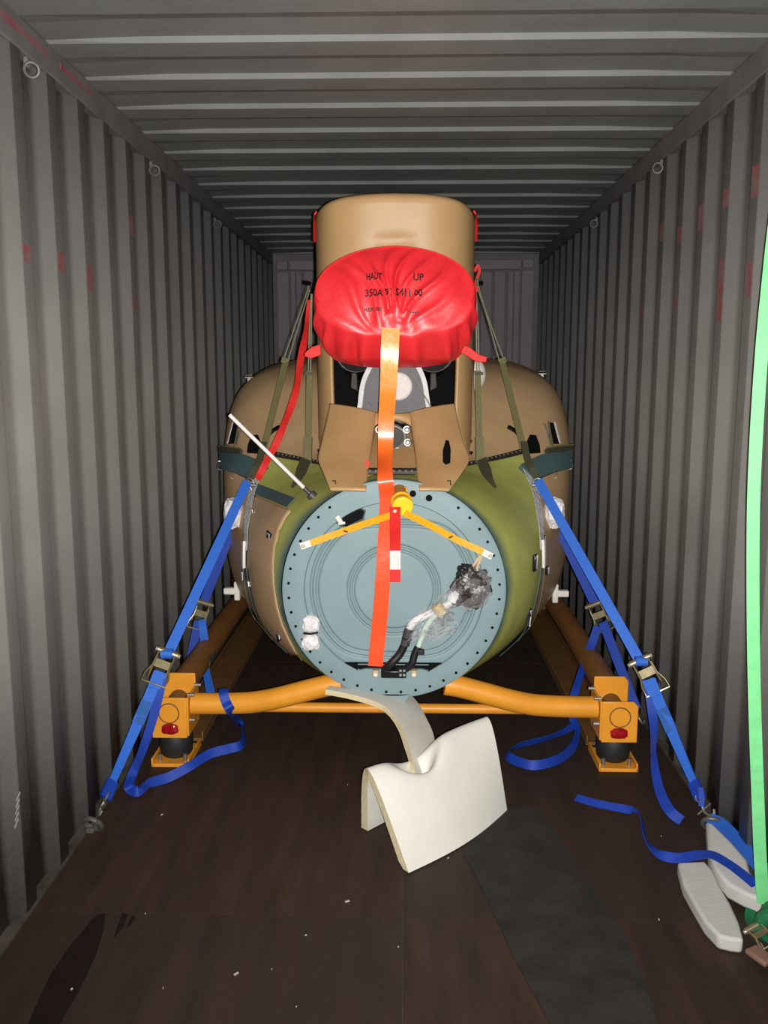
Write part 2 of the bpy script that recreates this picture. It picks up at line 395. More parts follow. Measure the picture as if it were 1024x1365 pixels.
def surf_ribbon(pts, width, off, name, m_, parent, th=.003, step=6):
    h = surf_path(pts, step); p = [a+n*off for a, n in h]
    for _ in range(2): p = [p[0]] + [(p[i-1]+p[i]*2+p[i+1])/4 for i in range(1, len(p)-1)] + [p[-1]]
    return MB().ribbon(p, width, [n for a, n in h], th).build(name, m_, parent)
def surf_poly(pts, off, name, m_, parent, th=.006, bevel=0):
    h = [hit(*q) for q in pts]; h = [q for q in h if q]; n = sum((q[1] for q in h), V()).normalized()
    return MB().prism([a+n*off for a, nn in h], -n*th).build(name, m_, parent, smooth=False, bevel=bevel)

heli = thing('helicopter_fuselage', 'tan and green helicopter body without tail boom, grey-blue round end frame facing out', 'helicopter', (AX, 5.0, .29))
# boundary between green cone and brown body, as a function of the angle
def angle_of(p):
    a_, mid, top, bot, n1_, n2_ = sect(p.y); n = n1_ if p.z >= mid else n2_
    c = min(1, abs(p.x-AX)/a_)**(n/2); q = min(1, abs(p.z-mid)/((top-mid) if p.z >= mid else (mid-bot)))**(n/2)
    return math.atan2(math.copysign(q, p.z-mid), c)
ZY = sorted((angle_of(h[0]), h[0].y) for h in (hit(*q) for q in ((425,618), (410,615), (395,612), (380,609), (365,606), (353,610), (347,630), (337,668), (333.5,695), (332,720), (331.5,745), (334,775), (340,805), (350,832), (364,856), (380,876))))
def yb(th):
    t = math.asin(max(-1, min(1, math.sin(th))))
    if t <= ZY[0][0]: return max(3.5, ZY[0][1]-.05*(ZY[0][0]-t))
    for (ta, ya), (tb, y2) in zip(ZY[:-1], ZY[1:]):
        if t <= tb: return ya+(y2-ya)*(t-ta)/(tb-ta)
    return ZY[-1][1]
NT = 144
def cone_pt(u, v):
    th = 2*PI*u; return body(3.452 + v*(yb(th)-3.452), th)
mb = MB().grid(cone_pt, NT, 24, closed=True)
sp = []
for p in mb.v:
    d = (p.y-3.452); sp.append(max(0, 1.0 - d/(.085 if p.x < AX else .06)))
mb.attr['spray'] = sp
mb.build('tail_cone', 'cone_paint', heli, angle=1.2)
def aft_pt(u, v):
    th = 2*PI*u; y_ = yb(th) - .004; return body(y_ + (7.36-y_)*(v*.55+.45*v*v), th)
def isup(p): return p.z > 1.25 and p.y > 3.9
def inbay(p): return p.z > 1.24 and abs(p.x+.050) < .368 and 4.17 < p.y < 5.6
mb = MB().grid(aft_pt, NT, 150, closed=True, keep=lambda p: not isup(p) and not inbay(p)); mb.build('lower_hull', 'brown', heli, angle=1.2)
mb = MB().grid(aft_pt, NT, 150, closed=True, keep=lambda p: isup(p) and not inbay(p)); mb.build('upper_cover', 'brown', heli, angle=1.2)

# --- dark riveted seam strips left and right
s1 = surf_ribbon([(430,619), (420,617), (400,613), (380,609), (362,605), (350,601)], .03, .006, 'seam_strip', 'strip_dark', heli)
s2 = surf_ribbon([(618,621), (632,618), (655,613), (680,607), (700,601)], .03, .006, 'seam_strip', 'strip_dark', heli)
for strip, pts in ((s1, [(424,617), (362,604)]), (s2, [(628,619), (698,601)])):
    for a, n in surf_path(pts, 5.2): MB().box(a+n*.009, (.006, .006, .006)).build('rivet', 'rail_paint', strip, smooth=False)
# --- grey-blue side sills with light rail on top
for sgn in (-1, 1):
    mir = (lambda L: L) if sgn < 0 else (lambda L: [(1050-x, y) for x, y in L])
    a = surf_ribbon(mir([(294.5,611), (305,614), (320,619), (336,626), (349,634)]), .105, .014, 'side_sill', 'teal_dark', heli, th=.03)
    surf_ribbon(mir([(294.5,599), (305,601), (318,604), (327,606)]), .022, .03, 'sill_rail', 'olive_dark', a, th=.014)
    surf_ribbon(mir([(294.5,595), (305,597), (318,600), (327,602)]), .008, .034, 'sill_bead', 'olive_web', a, th=.01)
    # slots in the cover with pale rims
    surf_poly(mir([(311,565), (319,563), (317,592), (305,592)]), .005, 'hinge_slot', 'black', heli)
    surf_ribbon(mir([(312,564), (309,577), (305,592)]), .012, .009, 'slot_rim', 'white_plastic', heli)
    surf_ribbon(mir([(320,563), (318,580), (314,596)]), .012, .009, 'slot_rim', 'olive_web', heli)
    surf_poly(mir([(336,581), (344,580), (351,596), (344,605), (330,604), (331,594)]), .006, 'access_opening', 'black', heli)
    surf_ribbon(mir([(374,570), (363,575), (354,586), (351,596)]), .018, .008, 'dark_streak', 'black_gloss', heli, th=.012)  # dark curved streak laid on the cover
    surf_ribbon(mir([(326,566), (322,575), (318,594)]), .012, .010, 'latch_blade', 'silver', heli)
    # small quick-release pins below the sill
    for q in ((315,628), (292.5+3,615)):
        h = hit(*mir([q])[0])
        if h: MB().tube([h[0], h[0]+h[1]*.03], .008, 10).torus(h[0]+h[1]*.02+V((0,0,-.03)), (0,1,.2), .016, .002).build('quick_pin', 'chrome', heli)
    # crinkled clear film along the hull joint and a pale seal strip below it
    surf_ribbon(mir([(350,628), (345,640), (338,662), (334.5,690), (332.5,712), (333,735)]), .05, .018, 'clear_film', 'tape_film', heli)
    surf_ribbon(mir([(331.8,722), (331.5,735), (331.5,755)]), .03, .024, 'pale_seal', 'white_plastic', heli, th=.012)
    surf_ribbon(mir([(331.5,755), (334,778), (340,805), (349,830), (362,855), (378,876)]), .03, .014, 'hull_joint', 'teal_dark', heli)
    surf_ribbon(mir([(328,755), (330,778), (335,805), (344,832), (357,857)]), .006, .016, 'joint_edge', 'olive_web', heli)
    # white T shaped plastic fittings low on the flank
    px = mir([(309,792)])[0]; h = hit(*px)
    b0 = h[0]; o_ = V((sgn, -.15, 0)).normalized()
    MB().box(b0+o_*.008, (.03, .04, .10)).box(b0+o_*.045, (.065, .04, .034)).build('tie_bracket', 'white_plastic', heli, bevel=.006)
    # little bracket on the shoulder
    px = mir([(323,495)])[0]; p = hit(*px)[0]+V((0,0,.012))
    MB().box(p, (.05, .03, .008)).box(p+V((0,0,-.02)), (.02, .03, .04)).box(p+V((0,-.01,.014)), (.04, .02, .005)).build('shoulder_bracket', 'chrome', heli, bevel=.002)
# --- brown access door left, with its bordering band
DL = [(340.5,661), (337,675), (333.5,700), (332,725), (331.8,750), (334.5,778), (341,806), (350,830), (364,853), (379,872)]
DR = [(390,683), (383,692), (375,708), (370,730), (368,752), (369,778), (372.5,805), (380,832), (389,852), (399,870)]
def lerp2(L, v):
    k = v*(len(L)-1); i = min(int(k), len(L)-2); f = k-i; return (L[i][0]*(1-f)+L[i+1][0]*f, L[i][1]*(1-f)+L[i+1][1]*f)
def door_pt(u, v):
    a, b = lerp2(DL, v), lerp2(DR, v); h = hit(a[0]*(1-u)+b[0]*u, a[1]*(1-u)+b[1]*u); return h[0]+h[1]*.007
door = MB().grid(door_pt, 12, 36).build('side_door', 'brown', heli, solid=.006)
surf_ribbon([(341,652), (352,657), (366,662), (380,668), (390,672)], .055, .010, 'door_header', 'teal_dark', heli)
surf_ribbon([(386,678), (378,696), (371,722), (368,750), (370,785), (377,820), (390,852), (404,878)], .007, .010, 'door_edge', 'olive_web', heli)
# --- over-centre latches
def latch(px, py, w_, h_, rot, dark=True):
    h = hit(px, py)
    if not h: return
    a, n = h; t, wd, nn = basis(V((0, 0, 1)), n); R_ = Matrix((wd, t, n)).transposed() @ Matrix.Rotation(rot, 3, 'Z')
    o = MB().box(a+n*.008, (w_, h_, .012), R_).build('latch', 'black_gloss' if dark else 'silver', heli, bevel=.003)
    MB().box(a+n*.015 + R_ @ V((w_*.28, 0, 0)), (w_*.22, h_*.85, .006), R_).build('latch_lever', 'silver', o, bevel=.001)
    MB().box(a+n*.015 + R_ @ V((-w_*.2, h_*.3, 0)), (w_*.4, h_*.12, .006), R_).build('latch_catch', 'silver', o, bevel=.001)
for q in ((361,718,.05,.055,-.2), (326.5,767,.045,.05,.1), (335,778,.04,.03,.3), (374,845,.045,.05,.6), (339,684,.035,.03,0),
          (722.5,722,.04,.05,.2), (711,750,.04,.075,0), (703,822,.03,.09,-.5), (727,760,.03,.04,0)): latch(*q)

# --- end frame: flange ring, pressed panel, beads
RC = V((AX+.002, 3.45, .783)); RO = .463; RI = .372
ends = MB()
def flange(u, v):
    a = 2*PI*u
    ring_ = [(RI-.004, .010), (RI, .000), (RI+.03, 0), (RO-.012, 0), (RO-.002, .004), (RO, .014), (RO-.004, .05)]
    i = int(round(v*6)); r, d = ring_[i]
    return RC + V((math.cos(a)*r, d-.012, math.sin(a)*r))
fr = ends.grid(flange, 144, 6, closed=True).build('end_frame', 'teal', heli, angle=.9)
ZC = -.325   # chord height of the pressed panel
def shape_d(x, z):   # distance-like measure of the truncated circle
    r = math.hypot(x, z); zz = abs(z)
    k = max(r, (zz/.86) if zz > .0 else 0); 
    # soft maximum
    return (r**14 + (zz/.855)**14)**(1/14)
def panel(u, v):
    a = 2*PI*u; r = (RI-.003)*v; x, z = r*math.cos(a), r*math.sin(a)
    g = 0
    for s0 in (.318, .342): g += math.exp(-((shape_d(x, z)-s0)/.0062)**2)
    for s0 in (.168, .188): g += math.exp(-((r-s0)/.006)**2)
    return RC + V((x, .004 + .011*g, max(z, -.322)))
def inhole(p):
    x, z = p.x-RC.x, p.z-RC.z
    return z < -.322
pan = MB().grid(panel, 180, 190, closed=True, keep=lambda p: p.z > RC.z-.3218).build('pressed_panel', 'teal', heli, angle=1.2)
# lower shelf plate closing the round opening, dark triangular gaps at its ends
xs = math.sqrt(RI**2-.322**2)
MB().box(RC+V((0, .03, -.35)), (.42, .01, .07)).build('gap_back', 'black', heli, smooth=False)
pl = []
for i in range(25):
    a = math.radians(270) + (i/24-.5)*2*math.radians(24); pl.append(RC + V((math.cos(a)*(RI+.004), -.011, math.sin(a)*(RI+.004))))
pl += [RC+V((.118, -.011, -.335)), RC+V((-.118, -.011, -.335))]
MB().prism(pl, (0, .014, 0)).build('shelf_plate', 'teal', heli, smooth=False)
for tri in (((459,883.5), (477,883.5), (477,893.5)), ((572,883.5), (590,883.5), (570.5,896))):
    MB().prism([at(x, y, 3.4375) for x, y in tri], (0, .004, 0)).build('corner_gap', 'black', heli, smooth=False)
MB().box((at(459,884,3.44)+at(590,884,3.44))/2, (.40,.006,.006)).build('chord_gap', 'black', heli, smooth=False)
# rivet holes
hm = MB().tube([V((0,-.0015,0)), V((0,.001,0))], .0062, 8)
h0 = hm.build('rivet_hole', 'black', heli, smooth=False)
nh = 44; first = True
for i in range(nh):
    a = math.radians(90) + 2*PI*(i+.5)/nh; d = math.degrees(a) % 360
    if 98 < d < 126 or 54 < d < 82: continue
    o = h0 if first else h0.copy()
    if not first: COL.objects.link(o); o.parent = heli; o.matrix_parent_inverse = h0.matrix_parent_inverse.copy()
    first = False; o.location = RC + V((math.cos(a)*(RO-.028), -.0125, math.sin(a)*(RO-.028)))
def onframe(px, py, d=-.013): return at(px, py, 3.45+d)
for px, py, r in ((550.5,658,.0135), (572,664,.0135)):
    p = onframe(px, py); MB().tube([p+V((0,-.002,0)), p+V((0,.003,0))], r, 20).build('cable_hole', 'black', heli, smooth=False)
# black hexagonal opening with clip
hx = [onframe(x, y, .001) for x, y in ((446,695), (457,684), (478,675.5), (487,681), (484,692), (462,703), (455,701))]
ho = MB().prism(hx, (0, .004, 0)).build('panel_opening', 'black', heli, smooth=False)
MB().tube(hx+[hx[0]], .004, 6).build('opening_rim', 'teal_dark', ho)
c0 = onframe(449, 688, -.02); c1 = onframe(455, 697, -.02)
MB().tube([c0, c1], [.013, .010], 12).build('plastic_clip', 'white_plastic', ho)
MB().tube([c1+V((-.012,0,-.004)), c1+V((.016,0,.0))], .006, 8).build('plastic_clip', 'white_plastic', ho)
# inspection dimples left of panel
for q in range(3):
    p = onframe(392, 770+q*8, -.014); MB().tube([p, p+V((0,.004,0))], .008, 12).build('dimple', 'teal', fr)
# drain neck at the bottom
p = onframe(526, 931, .0)
MB().prism([p+V((-.07,-.012,.025)), p+V((.07,-.012,.025)), p+V((.045,-.012,-.012)), p+V((.022,-.012,-.022)), p+V((-.022,-.012,-.022)), p+V((-.045,-.012,-.012))], (0,.03,0)).build('drain_plate', 'teal', heli, bevel=.003)
MB().tube([p+V((0,.0,.0)), p+V((0,.0,-.052))], .019, 16).build('drain_neck', 'teal_dark', heli)

# ================================================================== COWL
CWX = -.050; CW = .390; CN = 4.2; CYC, CYD = 4.62, .60
def plan(t):  # t in -1..1 across the rear, |t|>1 runs forward along the flanks
    if abs(t) <= 1:
        a = t*PI/2; s = math.sin(a); c = math.cos(a)
        return V((CW*math.copysign(abs(s)**(2/CN), s), CYC-CYD*abs(c)**(2/CN), 0))
    return V((math.copysign(CW, t), CYC+(abs(t)-1)*1.6, 0))
def ztop(x): return 2.468 - .034*(x/CW)**2 - .03*(x/CW)**10
def cowl_pt(t, z, inset=0):
    q = plan(t); cen = V((0, 4.9, 0)); q = cen + (q-cen)*(1-inset)
    lean = 0
    if z > 2.1 and abs(t) < 1: lean = -.05*((z-2.1)/.36)*math.cos(t*PI/2)**.6
    # soft dent above the exhaust
    x = q.x; d = .018*math.exp(-((x+.0)/.075)**2 - ((z-2.262)/.03)**2) - sum(.012*math.exp(-((x-x9)/.028)**2 - ((z-2.292)/.012)**2) for x9 in (-.048, .03))
    return V((CWX+q.x, q.y+lean+d*(abs(t) < 1), z))
mb = MB()
TS = [-1.6, -1.3, -1.1] + [-1+2*i/96 for i in range(97)] + [1.1, 1.3, 1.6]
def up_pt(u, v):
    t = TS[int(round(u*(len(TS)-1)))]; x = plan(t).x; zt_ = ztop(x); k = v*30
    if k <= 24: return cowl_pt(t, 1.9+(zt_-.03-1.9)*k/24)
    r = [(0, 0)] + [(.03*(1-math.cos(i*PI/8))/.6*1.0, .03*math.sin(i*PI/8)) for i in range(1, 5)] + [(.5, .034), (.97, .036)]
    ins, dz = r[int(round(k-24))]; p = cowl_pt(t, zt_-.03, ins); p.z = zt_-.03+dz; return p
mb.grid(up_pt, len(TS)-1, 30)
def hx_(z): 
    if z > 1.52: return .292 + .006*math.sin((z-1.52)*6)
    k = (1.52-z)/.25; return .292 + .078*k**1.7
for sg in (-1, 1):
    def fl_pt(u, v):
        z = 1.27 + (1.9-1.27)*v; te = math.asin(min(1, (hx_(z)/CW))**(CN/2))/(PI/2); t = 1.6 + (te-1.6)*u; return cowl_pt(sg*t, z)
    mb.grid(fl_pt, 60, 34)
cowl = mb.build('engine_cowl', 'tan', heli, solid=.018, angle=1.0)
# red tape at both upper corners
for sg in (-1, 1):
    zt_ = ztop(CW*.97); pts = [cowl_pt(sg*.84, zt_-.115), cowl_pt(sg*.84, zt_-.07), cowl_pt(sg*.835, zt_-.04), cowl_pt(sg*.82, zt_-.022), cowl_pt(sg*.78, zt_-.008), cowl_pt(sg*.70, zt_-.002)]
    p = spline([q+V((sg*.003,-.004,.002)) for q in pts], 4)
    MB().ribbon(p, .018, [V((sg, -1, .0)) if i < 10 else V((sg*.5, -1, .5)) for i in range(len(p))], .008).build('corner_tape', 'red_cloth', cowl)
# olive edging on the flank
for sg in (-1, 1):
    MB().ribbon([V((CWX+sg*(CW+.004), 4.5, z)) for z in (1.3, 1.6, 1.9, 2.1, 2.28)], .03, V((sg, 0, 0)), .006).build('edge_seal', 'olive_web', cowl)
# engine bay: dark back, cheeks, exhaust stub, engine rear
bay = MB().box((CWX, 4.75, 1.66), (.70, .03, .78)).build('bay_wall', 'black', heli, smooth=False)
MB().box((CWX, 4.4, 1.30), (.66, .66, .03)).build('engine_deck', 'black', heli, smooth=False)
ex = MB()
def stub(u, v):
    a = 2*PI*u; y = 3.90+.55*v; return V((CWX+.01+.27*math.cos(a)*(1-.12*v), y, 1.93-.12*v+.19*math.sin(a)*(1-.1*v)))
MB().grid(stub, 48, 8, closed=True).build('exhaust_pipe', 'strip_dark', heli, solid=.006)
for sg in (-1, 1):
    MB().tube([V((CWX+sg*.185, 4.16, 1.775)), V((CWX+sg*.17, 4.3, 1.75)), V((CWX+sg*.15, 4.6, 1.72))], [.095, .10, .09], 24).build('exhaust_duct', 'black_gloss', heli)
    MB().torus((CWX+sg*.185, 4.155, 1.775), (0, 1, 0), .095, .004, 24, 6).build('duct_rim', 'rail_paint', heli)
# arched grey engine cover with foil tape along the edge
arch = [(477,552), (480,540), (482,522), (485,508), (490,496), (497,484), (508,476), (526,473), (544,476), (554,484), (561,496), (566,510), (569,528), (572,550)]
ap = [at(x, y, 4.12) for x, y in arch]
MB().prism(ap + [at(572,566,4.12), at(477,566,4.12)], (0, .06, 0)).build('engine_cover', 'engine_grey', heli, bevel=.008)
MB().ribbon(spline([p+V((0,-.004,0)) for p in ap], 4), .022, V((0,-1,0)), .006).build('foil_edge', 'foil', heli)
for sg, x_ in ((-1, 470), (1, 580)):
    MB().prism([at(x_-sg*6, 490, 4.2), at(x_+sg*2, 498, 4.2), at(x_+sg*3, 517, 4.2), at(x_-sg*7, 522, 4.2)], (0,.05,0)).build('heat_shield', 'strip_dark', heli, bevel=.005)
c = at(531, 515, 4.10)
MB().tube([c+V((0,.03,0)), c+V((0,-.008,0)), c+V((0,-.016,0))], [.068, .068, .06], 32).build('filler_cap', 'white_label', heli, bevel=.004)
MB().tube([at(543,482,4.02), at(556,510,4.03), at(575,543,4.0)], .003, 6).build('bowden_wire', 'cord', heli)
p = at(491, 541, 4.1); MB().tube([p, p+V((0,-.025,0))], .016, 14).build('drain_plug', 'engine_grey', heli)
# fairing over the drive shaft: saddle with two flaps
def quad(A, B, C, D, u, v): return A*(1-u)*(1-v)+B*u*(1-v)+C*u*v+D*(1-u)*v
fa = MB()
# left flap, right flap, bridge, each with a rounded edge next to the notch
def flapL(u, v):
    L = [at(441,540,3.98), at(437,560,3.90), at(430,590,3.76), at(425,614,3.65), at(432,633,3.54), at(441,655,3.43)]
    Rr = [at(501,552,3.90), at(499,562,3.86), at(495,590,3.76), at(492,615,3.64), at(489.5,635,3.53), at(488,656,3.41)]
    return edgeq(L, Rr, u, v, 1)
def flapR(u, v):
    Rr = [at(605,540,3.98), at(609,560,3.90), at(617,590,3.76), at(625,614,3.65), at(615,633,3.54), at(598,656,3.43)]
    L = [at(545,552,3.90), at(549,562,3.86), at(553,590,3.76), at(555.5,615,3.64), at(557,635,3.53), at(559,655,3.41)]
    return edgeq(L, Rr, u, v, -1)
def lerp_list(Ls, v):
    k = v*(len(Ls)-1); i = min(int(k), len(Ls)-2); f = k-i
    p0, p1, p2, p3 = Ls[max(i-1,0)], Ls[i], Ls[i+1], Ls[min(i+2, len(Ls)-1)]
    return .5*((2*p1)+(p2-p0)*f+(2*p0-5*p1+4*p2-p3)*f*f+(3*p1-p0-3*p2+p3)*f**3)
def edgeq(L, Rr, u, v, side):
    a = lerp_list(L, v); b = lerp_list(Rr, v); p = a*(1-u)+b*u
    bulge = math.sin(PI*u)*.02*(1-.6*v)
    e = u if side > 0 else 1-u
    roll = max(0, (e-.86)/.14)**2*.035*(1-v)
    return p + V((0, -bulge+roll, bulge*.3))
fa.grid(flapL, 24, 30); fa.grid(flapR, 24, 30)
def bridge(u, v):
    T = [at(501,552,3.90), at(513,553.5,3.885), at(525,554,3.88), at(535,553.5,3.885), at(545,552,3.90)]
    Bq = [at(499,569,3.84), at(508,561,3.86), at(524,558,3.87), at(540,561,3.86), at(549,569,3.84)]
    p = lerp_list(T, u)*(1-v)+lerp_list(Bq, u)*v; return p + V((0, .03*max(0, v-.3)**2, 0))
fa.grid(bridge, 20, 8)
fair = fa.build('shaft_fairing', 'tan', heli, solid=.012, angle=1.0)
sl = [at(x, y, yy) for x, y, yy in ((594,588,3.735), (598,589,3.73), (600.5,600,3.69), (600,618,3.615), (594,621,3.605), (590,617,3.62), (590,602,3.68))]
MB().prism([p+V((0,-.03,.008)) for p in sl], (0,.006,-.002)).build('slot', 'black', fair, smooth=False)
MB().box(at(490,618.5,3.585), (.014,.004,.03)).build('red_dot', 'red_cloth', fair, smooth=False)
for x, y in ((446,643), (599,643)):
    p = at(x, y, 3.455); MB().tube([p+V((-.008,0,.005)), p+V((.004,-.008,.008)), p+V((.006,-.006,-.012))], .0028, 6).build('hook_screw', 'strip_dark', fair)
# tunnel floor inside the notch and the dark strip at its foot
def tun(u, v):
    a = at(500,572,4.02)*(1-u)+at(550,572,4.02)*u; b = at(484,640,3.56)*(1-u)+at(564,640,3.56)*u; p = a*(1-v)+b*v
    return p + V((0, .0, -.015*math.cos((u-.5)*PI)))
MB().grid(tun, 16, 12).build('tunnel_floor', 'primer', heli, solid=.01)
MB().box((AX+.003, 3.60, 1.262), (.245, .09, .02)).build('top_strip', 'strip_dark', heli, bevel=.004)
for i in range(9): MB().tube([V((AX-.1+i*.025, 3.56, 1.266)), V((AX-.1+i*.025, 3.551, 1.268))], .005, 8).build('rivet', 'rail_paint', heli)
# drive shaft end with clamp
sc = at(524, 583, 3.86)
sh = MB().tube([sc+V((0,.35,.02)), sc, sc+V((0,-.02,0)), sc+V((0,-.021,0))], [.045,.045,.045,.035], 24).build('drive_shaft', 'strip_dark', heli)
MB().torus(sc+V((0,-.005,0)), (0,1,0), .052, .009, 28, 8).build('clamp', 'chrome', sh)
for dx, dz in ((.062,.035), (.066,-.022), (.02,-.062), (-.062,.035), (-.05,-.04)):
    q = sc+V((dx,-.012,dz)); MB().torus(q, (0,1,0), .014, .006, 14, 6).tube([q+V((0,.008,0)), q+V((0,-.004,0))], .007, 10).build('clamp_ear', 'chrome', sh)
# pale dome on the right flank of the cowl
c = at(633.5, 500, 4.2)
def dome(u, v):
    a = 2*PI*u; b = v*PI/2; return c + V((.052*math.sin(b), .062*math.cos(b)*math.cos(a), .078*math.cos(b)*math.sin(a)))
MB().grid(dome, 28, 10, closed=True).build('dome_light', 'white_plastic', heli)
# white rod probe with grey socket
hb = hit(417, 662); b0 = hb[0]+hb[1]*.004; tip = at(306, 553, 3.55)
d_ = (tip-b0).normalized()
rod = MB().tube([b0+d_*.035, tip], .0085, 14).build('probe_rod', 'white_label', heli); tag(rod, 'long thin white rod sticking out')
MB().tube([b0-d_*.015, b0+d_*.012, b0+d_*.016, b0+d_*.05], [.021, .021, .010, .009], 14).build('rod_socket', 'engine_grey', rod)

# ================================================================== EXHAUST COVER
Q = thing('exhaust_cover', 'round red vinyl exhaust cover with black lettering and hanging orange pennant', 'cover', (CWX, 3.75, 1.7))
FC = V((AX, 3.735, 2.015)); E2 = V((0, .10, .375)).normalized(); E1 = V((1,0,0)); EN = V((0, -.375, .10)).normalized(); AXD = V((0, .82, -.57)).normalized()
FA, FB = .338, .196
def sup(a):
    c, s = math.cos(a), math.sin(a); e = 1 if s >= 0 else 2/2.7
    return math.copysign(abs(c)**e, c), math.copysign(abs(s)**e, s)
def fold(u, v):
    ax, az = u+.015, v+.255; ang = math.atan2(ax, az); r = math.hypot(ax, az)
    h = 0
    for a0, wd, amp in ((-1.0,.10,.010), (-.66,.07,.012), (-.40,.05,.010), (-.17,.05,.017), (.03,.035,.014), (.16,.035,.019), (.30,.04,.013), (.50,.045,.017), (.74,.07,.012), (1.05,.1,.010)):
        h += amp*math.exp(-((ang-a0-.10*math.sin(r*14+a0*5))/wd)**2)
    return h*min(1, r/.16)*math.exp(-max(0, r-.34)*4) + .005*math.sin(u*23+v*11)*math.sin(v*19-u*7) + .010*math.sin(u*48+2*math.sin(u*15))*math.exp(-((v+.17)/.05)**2)
def face_pt(u, v):  # u, v metres on the face
    rr = math.hypot(u/FA, v/FB) if v >= 0 else (abs(u/FA)**2.7+abs(v/FB)**2.7)**(1/2.7); return FC + E1*u + E2*v + EN*(.035*(1-min(1, rr)**2) + fold(u, v)*(1-min(1, rr)**6))
NA = 168
def cov(uu, vv):
    a = 2*PI*uu; k = vv*48
    if k <= 30:
        r = k/30; cs, sn = sup(a); return face_pt(FA*r*cs, FB*r*sn)
    t = (k-30)/18; low = max(0, -math.sin(a)); cs, sn = sup(a); base = FC + E1*FA*cs + E2*FB*sn
    sc_ = 1 + .10*math.sin(t*PI*.8)*(0.4+.6*low) ; ple = .016*math.sin(a*17+1.2*math.sin(a*3))*math.sin(t*PI)*low**.5 + .007*math.sin(a*31+2)*math.sin(t*PI)*low
    rad = (E1*cs+E2*sn).normalized()
    p = base + AXD*(t*(.13+.13*low)) + (base-FC)*(sc_-1) + rad*ple + EN*(.012*math.sin(t*PI))
    if math.sin(a) > 0: p.z = min(p.z, base.z+.01)
    if p.z < 1.73: p.z = 1.73 - (1.73-p.z)*.55
    return p
cv = MB().grid(cov, NA, 48, closed=True).build('cover_bag', 'red_vinyl', Q, angle=1.3)
# stitched rim around the face
MB().tube([face_pt(FA*.99*math.cos(2*PI*i/90), FB*.99*math.sin(2*PI*i/90)) + EN*.002 for i in range(-4, 50)], .0035, 6).build('rim_seam', 'red_cloth', Q)
# corner tabs
MB().prism([at(x,y,3.74) for x,y in ((427,459), (416,462), (406,470), (406,475), (415,478), (428,473))], (0,.012,0)).build('side_tab', 'red_cloth', Q, bevel=.003)
MB().prism([at(x,y,3.74) for x,y in ((619,460), (628,464), (638,472), (650,476), (648,483), (634,482), (622,474), (614,470))], (0,.012,0)).build('side_tab', 'red_cloth', Q, bevel=.003)
# lettering laid on the cover
def letter(txt, px0, px1, py, hpx):
    cu = bpy.data.curves.new('t', 'FONT'); cu.body = txt; cu.size = 1; cu.offset = .022; to = bpy.data.objects.new('t', cu); COL.objects.link(to)
    dg = bpy.context.evaluated_depsgraph_get(); me = to.evaluated_get(dg).to_mesh(); vs_ = [v.co.copy() for v in me.vertices]; fs = [tuple(p.vertices) for p in me.polygons]
    bpy.data.objects.remove(to)
    x0_ = min(v.x for v in vs_); x1_ = max(v.x for v in vs_); y0_ = min(v.y for v in vs_); y1_ = max(v.y for v in vs_)
    def touv(px, py):   # sight line onto the plane of the cover face
        r = ray(px, py); o = FC+EN*.03; d = (o-CAM).dot(EN)/r.dot(EN); p = CAM + r*d - FC; return p.dot(E1), p.dot(E2)
    ua, vb = touv(px0, py+hpx/2); ub, vt = touv(px1, py-hpx/2); out = []
    for v in vs_:
        u = ua+(v.x-x0_)/(x1_-x0_)*(ub-ua); w_ = vb+(v.y-y0_)/(y1_-y0_)*(vt-vb); out.append(face_pt(u, w_)+EN*.0022)
    mb = MB(); mb.add(out, fs); return mb.build('lettering', 'ink', cv, smooth=False, fixn=False)
letter('HAUT', 488.5, 509.5, 369, 10); letter('UP', 551, 565, 369.5, 10)
letter('350A 91 5411 00', 487, 563, 391, 10); letter('REP. BE', 486, 509, 412.5, 5)
for i in range(4):
    x = 547+i*3.6; a = face_pt(0, 0)
    r = ray(x, 416); o_ = FC+EN*.03; p = CAM + r*((o_-CAM).dot(EN)/r.dot(EN)) - FC; q = face_pt(p.dot(E1), p.dot(E2))
    MB().box(q+EN*.003, (.007,.003,.006)).build('print_dash', 'ink', cv, smooth=False)
# orange pennant
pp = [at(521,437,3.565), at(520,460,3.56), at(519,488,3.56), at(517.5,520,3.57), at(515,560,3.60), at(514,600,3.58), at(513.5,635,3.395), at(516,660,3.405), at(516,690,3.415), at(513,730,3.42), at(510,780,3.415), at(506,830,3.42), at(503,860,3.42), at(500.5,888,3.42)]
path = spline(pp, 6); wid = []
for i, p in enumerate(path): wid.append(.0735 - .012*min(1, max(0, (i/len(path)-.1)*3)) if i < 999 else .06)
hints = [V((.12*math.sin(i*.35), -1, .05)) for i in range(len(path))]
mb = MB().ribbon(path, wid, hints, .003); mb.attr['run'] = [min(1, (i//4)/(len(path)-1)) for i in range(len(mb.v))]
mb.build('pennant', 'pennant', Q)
pa = at(520.5, 448, 3.562)
st = MB()
for s_ in (-1, 1):
    st.box(pa+V((.0,-.004,0)), (.055, .0015, .002), Matrix.Rotation(s_*.75, 3, 'Y'))
st.box(pa+V((0,-.004,-.036)), (.066,.0015,.002)); st.box(pa+V((0,-.004,.03)), (.066,.0015,.002)); st.build('stitching', 'amber', Q, smooth=False)

